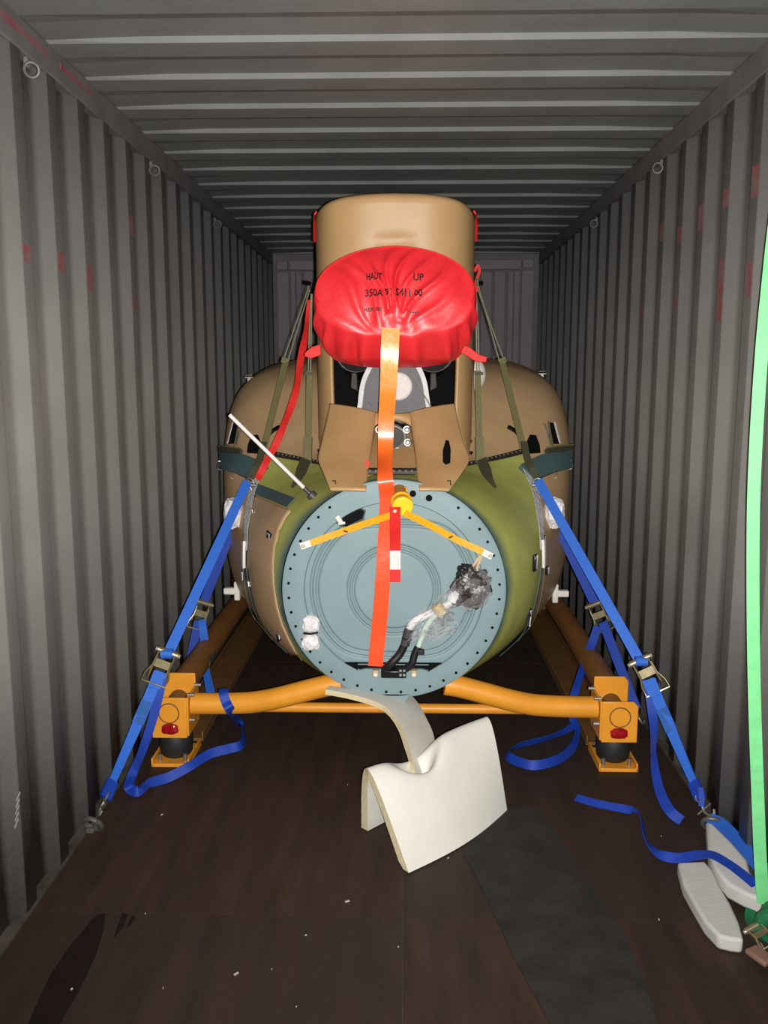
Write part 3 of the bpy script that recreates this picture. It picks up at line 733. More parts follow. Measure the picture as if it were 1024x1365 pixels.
# ================================================================== YELLOW PLUG WITH BANDS AND TAG
G = thing('blanking_plug', 'yellow capped plug in the end frame with two orange bands and red tag', 'plug', onframe(534, 670))
a = onframe(532, 655, -.0); b = at(537, 676, 3.335)
MB().tube([a, a+(b-a)*.85], .033, 24).build('plug_body', 'amber', G)
MB().torus(a+(b-a)*.62, (b-a), .037, .006, 28, 8).build('plug_ring', 'orange_band', G)
MB().tube([a+(b-a)*.86, b], .042, 28).build('cap', 'yellow_cap', G, bevel=.003)
MB().torus(onframe(541,653,-.03), (1,.4,0), .012, .004, 14, 6).build('lug', 'orange_band', G)
def band(pts, name):
    p = spline(pts, 5); o = MB().ribbon(p, .027, [V((0,-1,.12))]*len(p), .004).build(name, 'orange_band', G); return o
L_ = band([at(524,686,3.33), at(490,697,3.385), at(450,711,3.42), at(413,724.5,3.43)], 'band')
MB().ribbon([at(414,724,3.427), at(401,728.5,3.43)], .027, V((0,-1,.1)), .006).build('band_tip', 'white_label', L_)
R_ = band([at(540,684,3.33), at(575,701,3.385), at(610,720,3.42), at(645,736,3.43)], 'band')
MB().ribbon([at(644,736,3.427), at(656,742,3.43)], .027, V((0,-1,.1)), .006).build('band_tip', 'white_label', R_)
for o_, q in ((L_, (461,708)), (R_, (601,715.5))):
    c = at(q[0], q[1], 3.405); MB().box(c+V((0,-.006,0)), (.018,.004,.006), Matrix.Rotation(.3 if o_ is L_ else -.45, 3, 'Y')).build('band_clip', 'strip_dark', o_, smooth=False)
for q in ((404,728), (653.5,741)):
    c = at(q[0], q[1], 3.424); MB().torus(c, (0,1,0), .005, .0018, 12, 6).build('eyelet', 'amber', G)
tp = spline([at(527,676,3.315), at(527,700,3.34), at(527,730,3.385), at(527,776,3.40)], 5)
tg = MB().ribbon(tp, .043, [V((0,-1,.05))]*len(tp), .003).build('tag', 'red_cloth', G)
MB().ribbon([at(527,734,3.385), at(527,746,3.39), at(527,759,3.394)], .043, V((0,-1,.05)), .005).build('tag_label', 'white_label', tg)
c = at(526.5, 681, 3.31); MB().tube([c, c+V((0,-.006,0))], .006, 12).build('grommet', 'zinc', tg)

# ================================================================== CABLES, PACKETS
K = thing('cable_bundle', 'black plugged cables wrapped in clear film, leading to dark bagged connector', 'cables', onframe(526, 900))
c = onframe(525, 897, -.035)
MB().box(c, (.105,.045,.034)).build('connector', 'black_gloss', K, bevel=.006)
for i in range(2):
    for j in range(2): MB().box(onframe(534+i*5, 894+j*6, -.06), (.010,.003,.008)).build('terminal', 'silver', K, smooth=False)
for x in (501, 552): 
    q = onframe(x, 897, -.03); MB().box(q, (.026,.03,.028)).build('connector_end', 'yellow_tape', K, bevel=.005)
    MB().tube([q+V((0,-.012,0)), q+V((0,-.024,0))], .008, 10).build('connector_screw', 'white_plastic', K)
def cab(pts, r, m_, name):
    return MB().tube(spline(pts, 6), r, 12).build(name, m_, K)
F_ = lambda x, y, d=-.05: at(x, y, 3.45+d)
cab([F_(512,893,-.04), F_(522,884,-.055), F_(533,872), F_(540,858)], .0165, 'cable_black', 'cable_boot')
cab([F_(540,860), F_(543,847), F_(546,838)], .019, 'engine_grey', 'cable_sleeve')
MB().torus(F_(543,851), (F_(546,838)-F_(540,860)), .019, .004, 16, 6).build('cable_tie', 'cable_black', K)
cab([F_(545,840), F_(552,829), F_(566,821), F_(584,813), F_(600,803), F_(612,788), F_(622,775)], .016, 'foil', 'cable')
cab([F_(540,892,-.04), F_(549,885,-.05), F_(553,872), F_(558,862)], .0155, 'cable_black', 'cable_boot')
MB().box(F_(561,869,-.06), (.03,.02,.022)).build('boot_lug', 'cable_black', K, bevel=.004)
cab([F_(557,864), F_(563,848), F_(569,834), F_(577,824), F_(590,812), F_(604,795), F_(617,778)], .012, 'cable_green', 'cable')
cab([F_(581,806,-.065), F_(590,818,-.065)], .024, 'yellow_tape', 'tape_wrap')
cab([F_(603,800,-.07), F_(612,789,-.075)], .026, 'foil', 'tape_wrap')
MB().box(F_(612,783,-.09), (.02,.02,.03)).build('red_band', 'red_cloth', K, bevel=.005)
def blob(c, rx, ry, rz, amp, name, m_, parent, seed=0, seg=48, tilt=0, flat=False):
    from mathutils import noise
    c = V(c); Rt = Matrix.Rotation(tilt, 3, 'Y')
    def f(u, v):
        a, b = 2*PI*u, PI*(v-.5); d = V((math.cos(b)*math.cos(a), math.cos(b)*math.sin(a), math.sin(b)))
        n = 1+amp*noise.noise(d*2.3+V((seed, 0, 0)))+amp*.7*abs(noise.noise(d*5+V((0, seed, 0))))
        e = V((math.copysign(abs(d.x)**.75, d.x)*rx, math.copysign(abs(d.y)**.8, d.y)*ry, math.copysign(abs(d.z)**.75, d.z)*rz))
        return c + Rt @ (e*n)
    return MB().grid(f, seg, seg//2, closed=True).build(name, m_, parent, angle=.35, smooth=True)
blob(F_(628,784,-.065), .066, .05, .074, .35, 'connector_bag', 'dark_bag', K, 3, tilt=.5)
blob(F_(622,766,-.06), .036, .035, .035, .4, 'connector_head', 'cable_black', K, 5)
blob(F_(629,785,-.067), .068, .052, .077, .42, 'bag_film', 'film', K, 9, tilt=.5)
blob(F_(570,830,-.055), .085, .04, .035, .7, 'film_wrap', 'film', K, 2, tilt=-.55)
blob(F_(600,800,-.06), .075, .045, .034, .6, 'film_wrap', 'film', K, 7, tilt=-.8)
blob(F_(585,838,-.04), .06, .025, .03, .8, 'film_wrap', 'film', K, 12, tilt=-.3)
for x0_, x1_ in ((640,629), (642,636)):
    MB().ribbon([at(x0_,741,3.415), at(x1_,757,3.39), at(x1_-1,766,3.38)], .010, V((0,-1,0)), .003).build('tie_string', 'yellow_tape', K)
# small wrapped packet taped to the ring, left
p_ = thing('wrapped_packet', 'small foil-white packet in clear bag taped low on the left of the grey-blue frame', 'packet', onframe(413, 868))
q = onframe(414.5, 832, -.022); blob(q, .034, .018, .034, .18, 'packet_half', 'bubble_wrap', p_, 4)
q = onframe(414.5, 856, -.022); blob(q, .034, .018, .033, .18, 'packet_half', 'bubble_wrap', p_, 6)
MB().tube([onframe(405,844,-.03), onframe(414,845,-.045), onframe(424,843,-.03)], .005, 8).build('tie', 'cable_black', p_)
blob(onframe(411,843,-.012), .042, .012, .072, .25, 'clear_bag', 'film', p_, 8)

# white bubble-wrapped fittings on the flanks
for sg, px, py, lab in ((-1, 319, 686, 'white bubble-wrapped fitting on the left flank behind the blue strap'), (1, 731, 686, 'white bubble-wrapped fitting on the right flank behind the blue strap')):
    h = hit(px, py); n = h[1]
    o = blob(h[0]+n*.03, .045, .045, .072, .16, 'wrapped_fitting', 'bubble_wrap', None, px); tag(o, lab, 'wrapped fitting', 'wrapped fittings on the flanks')

# ================================================================== OLIVE STRAPS, RED RIBBONS
def olive(sgn, inner, label):
    mx = (lambda x: x) if sgn < 0 else (lambda x: 1050-x)
    t = thing('tie_down_strap', label, 'strap', at(mx(410 if inner else 345), 620, 4.2), 'olive straps holding down the cowl')
    if inner:
        x = CWX+sgn*(CW+.012); Y = 4.32
        p = [at(mx(413), 494, 4.1), at(mx(412), 540, 4.1), at(mx(411), 585, 4.1)]
        MB().ribbon(p, .031, V((sgn*.35,-1,0)), .004).build('webbing', 'olive_web', t)
        b = [at(mx(411), 583, 4.085), at(mx(410.5), 600, 4.08), at(mx(410), 617, 4.07)]
        MB().ribbon(b, .04, V((sgn*.3,-1,0)), .012).build('buckle_sleeve', 'olive_web', t)
        MB().ribbon([at(mx(411),496,4.09), at(mx(411),500,4.09)], .036, V((0,-1,0)), .01).build('keeper', 'olive_dark', t)
        e = spline([at(mx(408), 612, 4.06), at(mx(403), 625, 3.98), at(mx(397), 638, 3.90), at(mx(389), 650, 3.84)], 5)
        n = len(e); MB().ribbon(e, [.05*(1-.85*max(0, i/(n-1)-.4)/.6) for i in range(n)], V((-sgn*.3,-1,.6)), .004).build('loose_end', 'olive_dark', t)
        MB().tube([at(mx(414), 494, 4.1), at(mx(415), 440, 4.14), at(mx(416), 392, 4.2)], .003, 6).tube([at(mx(411), 494, 4.1), at(mx(412.5), 440, 4.14), at(mx(415), 392, 4.2)], .003, 6).build('cord', 'cord', t)
    else:
        top = at(mx(381.5), 479, 4.45); low = at(mx(352), 597, 4.18); hk = at(mx(333), 638, 4.08)
        MB().ribbon([top, top*.5+low*.5, low], .034, V((sgn*.25,-1,.2)), .004).build('webbing', 'olive_web', t)
        MB().ribbon(spline([low+V((sgn*.0,-.005,.03)), at(mx(347), 610, 4.12), at(mx(340), 625, 4.08), hk], 4), [.034]*13, V((sgn*.25,-1,.2)), .006).build('lower_webbing', 'olive_dark', t)
        MB().ribbon([top+V((0,-.004,.006)), top+V((sgn*.008,-.01,-.02))], .039, V((0,-1,0)), .01).build('keeper', 'olive_web', t)
        hp = at(mx(413), 378, 4.6)
        MB().tube([top+V((-.012,0,0)), hp], .003, 6).tube([top+V((.012,0,0)), hp+V((0,0,-.03))], .003, 6).build('cord', 'cord', t)
        MB().tube([hp, hp+V((sgn*.02, -.02, .0))], .012, 10).build('anchor_knob', 'black_gloss', t)
        MB().torus(hk+V((0,-.01,-.02)), (.3,1,0), .022, .005, 16, 8).tube([hk+V((-.03,-.012,-.03)), hk+V((.03,-.012,-.03))], .008, 10).tube([hk+V((-.01,-.012,-.02)), hk+V((.012,-.016,-.055))], .007, 8).build('shackle', 'chrome', t)
olive(-1, True, 'olive webbing strap hugging the left side of the tan cowl')
olive(1, True, 'olive webbing strap hugging the right side of the tan cowl')
olive(-1, False, 'olive strap slanting out to the left hull side, behind the red ribbon')
olive(1, False, 'olive strap slanting out to the right hull side, below two thin cords')
rb = spline([at(412,400,4.3), at(410,425,4.28), at(406.5,450,4.22), at(400,485,4.15), at(396,515,4.1), at(389,540,4.06), at(378,568,4.02), at(368,592,3.99), at(357,612,3.98), at(349,628,3.97), at(343,639,3.97)], 5)
o = MB().ribbon(rb, [.016+.018*min(1, i/12) for i in range(len(rb))], [V((-.35+.25*math.sin(i*.6), -1, .1)) for i in range(len(rb))], .004).build('red_ribbon', 'red_cloth')
tag(o, 'long narrow red ribbon hanging down left of the cowl', 'ribbon')
rb = spline([at(633,362,4.3), at(637,354,4.3), at(639,362,4.3), at(635,375,4.3), at(633,388,4.3), at(635,372,4.28), at(636,382,4.3), at(633,392,4.3)], 6)
o = MB().ribbon(rb, .013, V((.2,-1,0)), .004).build('red_cord_knot', 'red_cloth'); tag(o, 'small knotted red cord at the upper right edge of the cowl', 'cord')
pg = at(636.5, 376, 4.28); MB().box(pg, (.014,.01,.035)).build('green_bead', 'green_dark', o, bevel=.003)

# ================================================================== TRANSPORT FRAME
T = thing('transport_frame', 'orange-yellow tubular steel transport cradle under the helicopter', 'cradle', (AX, 4.0, 0))
for sg in (-1, 1):
    mx = (lambda x: x) if sg < 0 else (lambda x: 1050-x)
    bx = AX + sg*.955
    # corner box: front plate with cut corner, back plate, inner plate
    yf = 3.45
    z0, z1 = .128, .308; hw = .075
    o_, i_ = bx+sg*hw, bx-sg*hw
    MB().prism([V((i_, yf, z0)), V((o_, yf, z0)), V((o_, yf, z0+.075)), V((o_-sg*(.03 if sg < 0 else .012), yf, z1 if sg < 0 else z1-.0)), V((i_, yf, z1))] if sg < 0 else
               [V((i_, yf, z0)), V((o_, yf, z0)), V((o_, yf, z1-.02)), V((o_-.018, yf, z1)), V((i_, yf, z1))], (0,.012,0)).build('front_plate', 'frame_yellow', T, bevel=.004)
    MB().prism([V((i_, yf+.17, z0)), V((o_, yf+.17, z0)), V((o_, yf+.17, z1+.03)), V((o_-sg*.018, yf+.17, z1+.05)), V((i_, yf+.17, z1+.05))], (0,.012,0)).build('rear_plate', 'frame_yellow', T, bevel=.004)
    MB().box((i_-sg*.004, yf+.095, (z0+z1)/2+.005), (.010,.19,z1-z0-.01)).build('inner_plate', 'frame_yellow', T, bevel=.003)
    MB().box((bx, yf+.095, z0+.006), (.15,.18,.012)).build('base_plate', 'frame_yellow', T, bevel=.003)
    # round boss on the front plate
    c = V((bx+sg*.0, yf, .24)); MB().torus(c, (0,1,0), .043, .003, 28, 6).build('weld_ring', 'frame_inside', T)
    MB().tube([V((bx, yf+.012, .24)), V((bx, yf+.17, .24))], .043, 24).build('cross_sleeve', 'frame_inside', T)
    # red reflector blob
    blob(V((bx-sg*.004, yf-.006, .172)), .036, .012, .022, .12, 'red_reflector', 'red_lens', T, 3+sg)
    # rubber mount and foot channel
    MB().tube([V((bx, yf+.10, .125)), V((bx, yf+.10, .11)), V((bx, yf+.10, .07)), V((bx, yf+.10, .032)), V((bx, yf+.10, .018))], [.064,.072,.074,.070,.06], 28).build('rubber_mount', 'rubber', T)
    ch = MB().box((bx, yf+.10, .008), (.165,.22,.012)).box((bx-.078, yf+.10, .022), (.008,.22,.034)).box((bx+.078, yf+.10, .022), (.008,.22,.034)).box((bx, yf-.008, .010), (.15,.006,.016))
    ft = ch.build('foot_channel', 'frame_yellow', T, bevel=.002)
    for dx in (-.055, .055): MB().tube([V((bx+dx, yf+.03, .014)), V((bx+dx, yf+.03, .045))], .009, 8).build('bolt', 'chrome', ft)
    # floor rail running back
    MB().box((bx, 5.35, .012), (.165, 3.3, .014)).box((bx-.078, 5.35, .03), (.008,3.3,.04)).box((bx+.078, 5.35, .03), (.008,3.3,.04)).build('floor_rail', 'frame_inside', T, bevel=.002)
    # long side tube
    MB().tube([V((bx, yf+.182, .28)), V((bx, 4.6, .30)), V((bx, 7.0, .30))], .058, 24).build('side_tube', 'tube_shaded', T)
    if sg < 0: MB().tube([V((bx, 3.98, .2835)), V((bx, 4.12, .2855))], .0595, 24).build('tube_label', 'dirty_steel', T)
    # cross tube: level near the box, then rising under the hull
    pth = spline([V((i_-sg*.012, yf+.06, .262)), V((AX+sg*.80, yf+.06, .262)), V((AX+sg*.70, yf+.06, .264)), V((AX+sg*.60, yf+.055, .272)), V((AX+sg*.50, yf+.05, .293)), V((AX+sg*.38, yf+.05, .326)), V((AX+sg*.28, yf+.05, .352)), V((AX+sg*.22, yf+.05, .362))], 6)
    MB().tube(pth, .046, 22).build('cross_tube', 'frame_yellow', T)
    # bolts on the flange
    for z in (.20, .312):
        for dy in (.03, .15): MB().tube([V((i_-sg*.0, yf+dy, z)), V((i_-sg*.03, yf+dy, z))], .008, 8).build('bolt', 'chrome', T)
MB().tube([V((AX-.88, 3.62, .205)), V((AX+.88, 3.62, .205))], .022, 16).build('tie_tube', 'frame_yellow', T)
for y in (5.2, 6.6): MB().tube([V((AX-.92, y, .26)), V((AX+.92, y, .26))], .035, 16).build('rear_cross_tube', 'tube_shaded', T)
for sg in (-1, 1): MB().box((AX+sg*.25, 3.52, .395), (.12,.05,.02), Matrix.Rotation(-sg*.55, 3, 'Y')).build('saddle_pad', 'rubber', T, bevel=.004)

# ================================================================== RATCHET STRAPS
def ratchet(parent, c, d, nrm, s=1.0, name='ratchet_buckle'):
    d, wd, n = basis(V(d), V(nrm)); c = V(c); Rm = Matrix((d, wd, n)).transposed()
    f = lambda x, y, z: c + Rm @ V((x*s, y*s, z*s))
    mb = MB()
    for sy in (-1, 1):
        mb.prism([f(-.075,sy*.034,-.004), f(.06,sy*.034,-.004), f(.075,sy*.034,.012), f(.055,sy*.034,.03), f(-.055,sy*.034,.022)], Rm @ V((0,.003*s,0)))
    o = mb.build(name, 'zinc', parent, smooth=False)
    MB().tube([f(-.055,-.044,.014), f(-.055,.044,.014)], .015*s, 14).build('spindle', 'zinc', o)
    MB().tube([f(-.03,-.036,.028), f(.02,-.036,.03), f(.06,-.05,.034), f(.095,-.05,.034), f(.095,.05,.034), f(.06,.05,.034), f(.02,.036,.03), f(-.03,.036,.028)], .0045*s, 8).build('handle', 'zinc', o)
    MB().box(f(.005,0,.026), (.035*s,.062*s,.004*s), Rm).build('pawl', 'zinc', o)
    for sy in (-1, 1): MB().tube([f(-.055,sy*.044,.014), f(-.055,sy*.054,.014)], .009*s, 10).build('spindle_cap', 'silver', o)
    return f
def hook(parent, p, d, sc=1):
    d = V(d).normalized(); sd = d.orthogonal().normalized(); p = V(p)
    MB().torus(p - d*.015, sd.cross(d), .017, .004, 16, 8).tube(spline([p+sd*.0, p+d*.03+sd*.008, p+d*.055-sd*.004, p+d*.06-sd*.025, p+d*.045-sd*.032], 4), .0055, 8).tube([p+d*.02-sd*.03, p+d*.035+sd*.035], .0035, 6).build('hook', 'chrome', parent)
def floor_ring(p, side, label):
    t = thing('lashing_ring', label, 'lashing ring', (p.x, p.y, .005), 'lashing rings at the floor')
    MB().torus(p+V((0,0,.02)), (.2,.8,.5), .034, .009, 20, 8).build('ring', 'ring_steel', t)
    MB().box((p.x+side*.012, p.y+.02, .012), (.03,.05,.02)).build('bracket', 'dirty_steel', t, bevel=.004)
def mainstrap(side, A, Bc, Gp, label):
    t = thing('ratchet_strap', label, 'strap', (Gp.x, Gp.y, .02), 'blue ratchet straps')
    d = (Bc-A).normalized(); n1 = V((side*-.15, -1, .35))
    MB().ribbon([A, Bc-d*.06], .044, n1, .003).build('webbing', 'blue_web', t)
    ratchet(t, Bc, d, n1)
    MB().tube([Bc-d*.056+V((-.024,-.016,.004)), Bc-d*.056+V((.024,-.016,.004))], .021, 14).build('webbing_roll', 'blue_web', t)
    e = (Gp-Bc).normalized(); L = (Gp-Bc).length; lo = [Bc+e*.03+V((0,-.012,.004)), Bc+e*.13, Bc+e*(L*.45), Bc+e*(L*.72), Bc+e*(L-.09)]
    MB().ribbon(lo, [.044,.044,.042,.036,.034], [V((side*-.15,-1,.35)), V((side*-.3,-1,.3)), V((side*-.6,-1,.2)), V((side*-1.1,-1,.1)), V((side*-1.3,-1,.1))], .004).build('fixed_webbing', 'blue_web', t)
    MB().ribbon([Bc+e*.17, Bc+e*.27], .047, V((side*-.35,-1,.3)), .009).build('sewn_sleeve', 'sleeve', t)
    MB().ribbon([Bc+e*(L-.15), Bc+e*(L-.08)], .05, V((side*-1.2,-1,.1)), .012).build('hook_sleeve', 'navy_shaded_web', t)
    hook(t, Bc+e*(L-.07), e)
    MB().ribbon([Bc+e*.02+V((side*-.01,-.03,.0)), Bc+e*.10+V((side*-.005,-.022,0))], .05, n1, .003).build('inner_webbing', 'blue_web', t)
    return t
GL = V((-1.135, 2.93, .04)); AL = at(330, 642, 4.06)
GR = V((1.13, 2.98, .04)); AR = at(717, 640, 4.06)
tl = mainstrap(-1, AL, at(217, 887, 3.42), GL, 'bright blue ratchet strap tied down to the left wall foot, nearest the camera')
tr = mainstrap(1, AR, at(862, 897, 3.46), GR, 'bright blue ratchet strap tied down to the right wall foot, nearest the camera')
floor_ring(GL+V((0,-.035,-.02)), -1, 'floor lashing ring at the foot of the left wall'); floor_ring(GR+V((.0,-.03,-.02)), 1, 'floor lashing ring at the foot of the right wall, by the white foam')
# loose ends of the main straps
def tail(parent, pts, hints, name='loose_end', m_='navy_shaded_web', wdt=.04, n=6):
    p = spline(pts, n); H = []
    for i in range(len(hints)-1):
        for k in range(n): H.append(V(hints[i])*(1-k/n)+V(hints[i+1])*(k/n))
    H.append(V(hints[-1])); return MB().ribbon(p, wdt, H, .003).build(name, m_, parent)
f_ = lambda x, y, z=.02: onz(x, y, z)
tail(tl, [at(217,897,3.40), at(212,925,3.38), at(203,960,3.35), at(190,1000,3.28), at(177,1030,3.18), f_(172,1049,.03), f_(184,1055,.024), f_(200,1044,.024), f_(225,1036,.02), f_(252,1022,.05), f_(280,1005,.06), f_(305,998,.06), f_(322,992,.06), f_(325,975,.05), f_(318,962,.06), at(308,948,3.44), at(301,935,3.435), at(298,924,3.45), at(299,918,3.49)],
     [(.3,-1,.2), (.5,-1,.2), (.8,-1,.2), (.9,-1,0), (.8,-.8,.3), (.3,-.8,.6), (-.2,-1,.5), (-.3,-1,.3), (-.3,-1,.4), (-.2,-1,.5), (0,-1,.4), (0,-1,.3), (.6,-1,.3), (1,-.6,.4), (1,-1,.4), (.4,-1,.3), (.2,-1,.2), (.1,-1,.3), (0,-.6,1)])
tail(tr, [at(863,906,3.44), at(869,940,3.40), at(872,975,3.35), at(871,1005,3.28), at(876,1040,3.2), f_(884,1065,.05), f_(895,1083,.03), f_(909,1094,.012)],
     [(-.3,-1,.2), (-.5,-1,.2), (-1,-.6,.2), (-1,-.3,.1), (-.8,-1,.2), (-.5,-1,.5), (-.3,-1,.8), (0,-1,1)])
# rear straps
def rearstrap(side, A, Bc, Gp, label):
    t = thing('ratchet_strap', label, 'strap', (Gp.x, Gp.y, .02), 'blue ratchet straps')
    d = (Bc-A).normalized(); n1 = V((side*-.6, -1, .35))
    MB().ribbon([A, Bc-d*.06], .046, n1, .003).build('webbing', 'navy_shaded_web', t)
    ratchet(t, Bc, d, n1, .9)
    e = (Gp-Bc).normalized(); MB().ribbon([Bc+e*.05, Gp-e*.07], .045, n1, .003).build('fixed_webbing', 'navy_shaded_web', t)
    hook(t, Gp-e*.06, e); return t
r1 = rearstrap(-1, at(326, 662, 4.3), at(267, 815, 4.22), V((-1.12, 4.12, .05)), 'dark blue ratchet strap on the left behind the bright one, under the hull')
r2 = rearstrap(1, at(724, 662, 4.25), at(799, 817, 4.15), V((1.11, 3.82, .06)), 'dark blue ratchet strap on the right behind the bright one, under the hull')
tail(r1, [at(269,826,4.2), at(272,850,4.15), at(273,880,4.05), at(277,905,3.95), at(281,925,3.85), at(284,940,3.78)], [(-.2,-1,.2), (.2,-1,.2), (.9,-1,.1), (.6,-1,.2), (.2,-1,.2), (.2,-1,.2)], m_='blue_web')
tail(r2, [at(797,835,4.12), at(787,865,4.05), at(777,890,3.95), at(769,915,3.86), at(764,935,3.8), at(763,955,3.72), f_(770,975,.06), f_(762,998,.03), f_(742,1013,.035), f_(712,1020,.04), f_(688,1014,.03), f_(676,1005,.025), f_(690,994,.02), f_(722,986,.02), f_(750,976,.03), f_(768,965,.06)],
     [(-.2,-1,.2), (-.4,-1,.3), (-.9,-1,.2), (-.8,-1,.2), (-.4,-1,.2), (.4,-1,.2), (.9,-.8,.3), (.4,-1,.5), (.2,-1,.4), (0,-1,.3), (-.4,-1,.4), (-1,0,.5), (.2,1,.4), (.3,1,.5), (.3,1,.5), (.3,1,.5)])
# loose strap on the floor, right
o = tail(None, [f_(768,1063,.022), f_(795,1071,.022), f_(825,1077,.022), f_(846,1082,.024), f_(856,1094,.03), f_(858,1110,.03), f_(864,1123,.024), f_(880,1139,.018), f_(905,1144,.03), f_(930,1140,.072), f_(950,1140,.10), f_(972,1152,.108), f_(990,1165,.11), f_(1008,1180,.105)],
     [(0,-.5,1), (0,-.6,1), (0,-.7,1), (.4,-.7,.8), (.9,-.5,.5), (1,-.3,.4), (.7,-.8,.5), (.3,-1,.7), (0,-1,.9), (0,-.8,1), (0,-.6,1), (0,-.5,1), (0,-.5,1), (0,-.5,1)], 'loose_strap', wdt=.034)
tag(o, 'loose blue strap snaking over the floor and across the white foam blocks', 'strap')
o = tail(None, [f_(945,1092,.05), f_(962,1100,.06), f_(982,1120,.07), f_(1003,1143,.08), f_(1024,1166,.09)], [(-.5,-1,1)]*5, 'loose_strap', m_='blue_web', wdt=.05)
tag(o, 'blue strap lying against the right wall behind the upper white foam block', 'strap')
o = tail(None, [at(934,1050,3.05), at(936,1062,3.03), at(935,1075,3.01)], [(-.5,-1,0)]*3, 'strap_flap', wdt=.02); tag(o, 'short blue strap flap hanging beside the right bright blue strap', 'strap')

# ================================================================== FOAM
Fm = thing('foam_sheet', 'thick white foam sheet folded like a tent on the floor', 'foam', (.1, 2.95, 0))
def tent(u, v):
    F0, F1 = V((.019,2.665,.002)), V((.40,3.10,.002)); B0, B1 = V((-.155,2.955,.002)), V((.26,3.40,.002))
    R0, R1 = at(490,1025,2.84), at(650,956,3.24)
    uu = u
    Fp = F0.lerp(F1, uu)+V((.02,-.02,0))*math.sin(uu*PI); Bp = B0.lerp(B1, uu); Rp = R0.lerp(R1, uu)
    g = math.exp(-((uu-.40)/.15)**2) if uu < .40 else math.exp(-((uu-.40)/.11)**2)
    w_ = 2.2; Cp = (Rp*(2+2*w_)-Bp-Fp)/(2*w_); t = v
    a, b, c = (1-t)**2, 2*w_*t*(1-t), t*t; p = (Bp*a+Cp*b+Fp*c)/(a+b+c)
    return p + V((0,-.015,-.165))*g*math.exp(-((t-.5)/.17)**2) + V((.012,-.02,0))*math.sin(PI*t)*math.sin(uu*PI*2)*.4
N1, N2 = 44, 44; TH = .034
top = [[tent(i/N1, j/N2) for i in range(N1+1)] for j in range(N2+1)]
nrm = []
for j in range(N2+1):
    row = []
    for i in range(N1+1):
        du = top[j][min(i+1, N1)]-top[j][max(i-1, 0)]; dv = top[min(j+1, N2)][i]-top[max(j-1, 0)][i]; n = du.cross(dv).normalized()
        row.append(n)
    nrm.append(row)
ref = nrm[N2][N1//2]; s_ = 1 if ref.y < 0 else -1
mb = MB(); vs_ = [p for r in top for p in r] + [V((p+nrm[j][i]*(-TH)*s_)) for j, r in enumerate(top) for i, p in enumerate(r)]
for i in range(len(vs_)): vs_[i].z = max(vs_[i].z, .0045)
c = N1+1; off = c*(N2+1); fs = []; mi = []
for j in range(N2):
    for i in range(N1):
        q = (j*c+i, j*c+i+1, (j+1)*c+i+1, (j+1)*c+i); fs += [q, tuple(off+k for k in reversed(q))]; mi += [0, 0]
for j in range(N2):
    for i in (0, N1): q = (j*c+i, (j+1)*c+i, off+(j+1)*c+i, off+j*c+i); fs.append(q); mi.append(1)
for i in range(N1):
    for j in (0, N2): q = (j*c+i, j*c+i+1, off+j*c+i+1, off+j*c+i); fs.append(q); mi.append(1)
mb.v = vs_; mb.f = fs; mb.mi = mi
mb.build('folded_sheet', ['foam', 'foam_edge'], Fm, angle=.9)
# bent sheet jammed between hull and tent
S2 = thing('foam_sheet', 'thin curved foam sheet wedged under the hull, standing in the folded foam', 'foam', (.05, 3.1, .1))
ep = spline([at(434,919,3.40), at(466,925,3.38), at(500,935,3.34), at(520,947,3.29), at(535,968,3.20), at(545,995,3.09), at(552,1020,2.99), at(555,1046,2.92)], 5)
EXv = V((.085, .36, -.015)); n = len(ep); TH2 = .022
tang = [(ep[min(i+1, n-1)]-ep[max(i-1, 0)]).normalized() for i in range(n)]
nr = [t.cross(EXv).normalized() for t in tang]; nr = [q if q.x < 0 or q.z < 0 else -q for q in nr]
mb = MB(); K_ = 10; rows_ = []
vs_ = []
for s in (0, 1):
    for k in range(K_+1):
        f = k/K_
        for i in range(n):
            e = EXv*f; lim = 1-.35*(1-i/(n-1))
            vs_.append(ep[i]+e*lim + nr[i]*(TH2*s) + V((0,0,-.03))*f*f*(1-i/(n-1)))
c = n; off = n*(K_+1); fs = []; mi = []
for k in range(K_):
    for i in range(n-1):
        q = (k*c+i, k*c+i+1, (k+1)*c+i+1, (k+1)*c+i); fs += [q, tuple(off+x for x in q)]; mi += [0, 0]
for i in range(n-1):
    for k in (0, K_): fs.append((k*c+i, k*c+i+1, off+k*c+i+1, off+k*c+i)); mi.append(1)
for k in range(K_):
    for i in (0, n-1): fs.append((k*c+i, (k+1)*c+i, off+(k+1)*c+i, off+k*c+i)); mi.append(1)
mb.v = vs_; mb.f = fs; mb.mi = mi; mb.build('curved_sheet', ['foam', 'foam_edge'], S2, angle=.9)
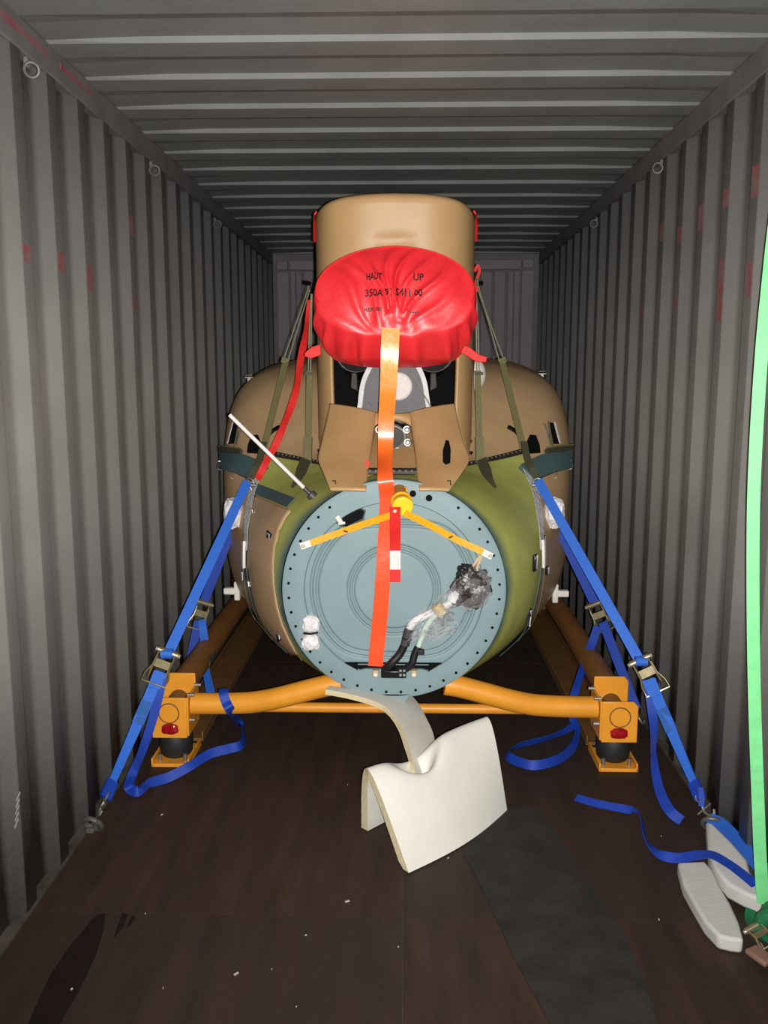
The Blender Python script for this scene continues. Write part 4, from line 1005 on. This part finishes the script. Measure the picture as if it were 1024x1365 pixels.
# foam blocks right
def block(outline, z_of, th, name, label):
    top_ = [onz(x, y, z_of(i)) for i, (x, y) in enumerate(outline)]
    mb = MB(); n = len(top_); cen = sum(top_, V())/n
    bot = [cen+(p-cen)*.985+V((0,0,-th)) for p in top_]
    for b in bot: b.z = max(b.z, .002)
    mb.add(top_+bot, [tuple(range(n)), tuple(range(2*n-1, n-1, -1))]+[(i, (i+1) % n, n+(i+1) % n, n+i) for i in range(n)])
    o = mb.build(name, 'foam_grey', bevel=.010, bseg=3, angle=.5); tag(o, label, 'foam', 'white foam blocks by the right wall'); return o
block([(903,1149), (940,1147), (951,1160), (960,1180), (975,1205), (986,1230), (992,1253), (975,1251), (958,1247), (940,1228), (925,1203), (911,1178)], lambda i: .05, .05, 'foam_block', 'white foam block lying flat on the floor, nearer of the two')
ol = [(941,1094), (952,1098), (976,1122), (997,1146), (1001,1163), (1022,1186), (1016,1199), (994,1190), (971,1178), (956,1160), (945,1138)]
zz = [.08, .085, .09, .095, .09, .075, .07, .07, .07, .075, .08]
block(ol, lambda i: zz[i], .055, 'foam_block', 'white foam block propped up against the right wall under the blue straps')

# ================================================================== GREEN STRAP, SMALL THINGS
gp = spline([V((1.135, 2.62, 2.60)), at(1040,250,2.62), at(1022,400,2.60), at(1012,520,2.59), at(1005,660,2.57), at(1004,800,2.55), at(1006,930,2.52), at(1010,1050,2.48), at(1014,1150,2.44), at(1018,1205,2.42)], 5)
g_ = thing('green_strap', 'pale green strap hanging down along the right wall', 'strap', (1.1, 2.42, 0))
MB().ribbon(gp, .036, V((-.35,-1,.05)), .003).build('webbing', 'green_web', g_)
c = onz(1040, 1236, .05); 
MB().torus(c, (.3,1,.25), .05, .024, 22, 10).torus(c+V((.015,.03,.01)), (.3,1,.1), .04, .02, 22, 10).build('webbing_coil', 'green_dark', g_)
gr = thing('hand_ratchet', 'brass-coloured ratchet buckle with brown grip at the foot of the green strap', 'ratchet', onz(1008, 1262, 0))
cc = onz(1015, 1249, .04)
ratchet(gr, cc, V((.25,-1,.0)), V((-.3,-.5,1)), .62)
MB().box(onz(1014, 1274, .03), (.05,.07,.018), Matrix.Rotation(.5, 3, 'Z')).build('grip', 'leather', gr, bevel=.006)
MB().ribbon(spline([cc+V((-.005,.02,.01)), onz(1000,1226,.03), onz(1001,1212,.04)], 4), .03, V((-.3,-1,.6)), .003).build('webbing', 'green_dark', gr)

# dark mat strip on the floor
lf = [(672,1073), (655,1095), (628,1122), (618,1138), (633,1165), (650,1200), (668,1238), (685,1275), (705,1312), (733,1362), (770,1430)]
rt_ = [(716,1074), (735,1100), (757,1135), (778,1168), (805,1205), (832,1245), (848,1285), (862,1320), (876,1362), (900,1430)]
pts = lf + list(reversed(rt_))
o = MB().prism([onz(x, y, .004) for x, y in pts], (0,0,-.0035)).build('rubber_mat', 'mat_rubber', smooth=False); tag(o, 'thin dark grey mat strip lying on the brown floor', 'mat')
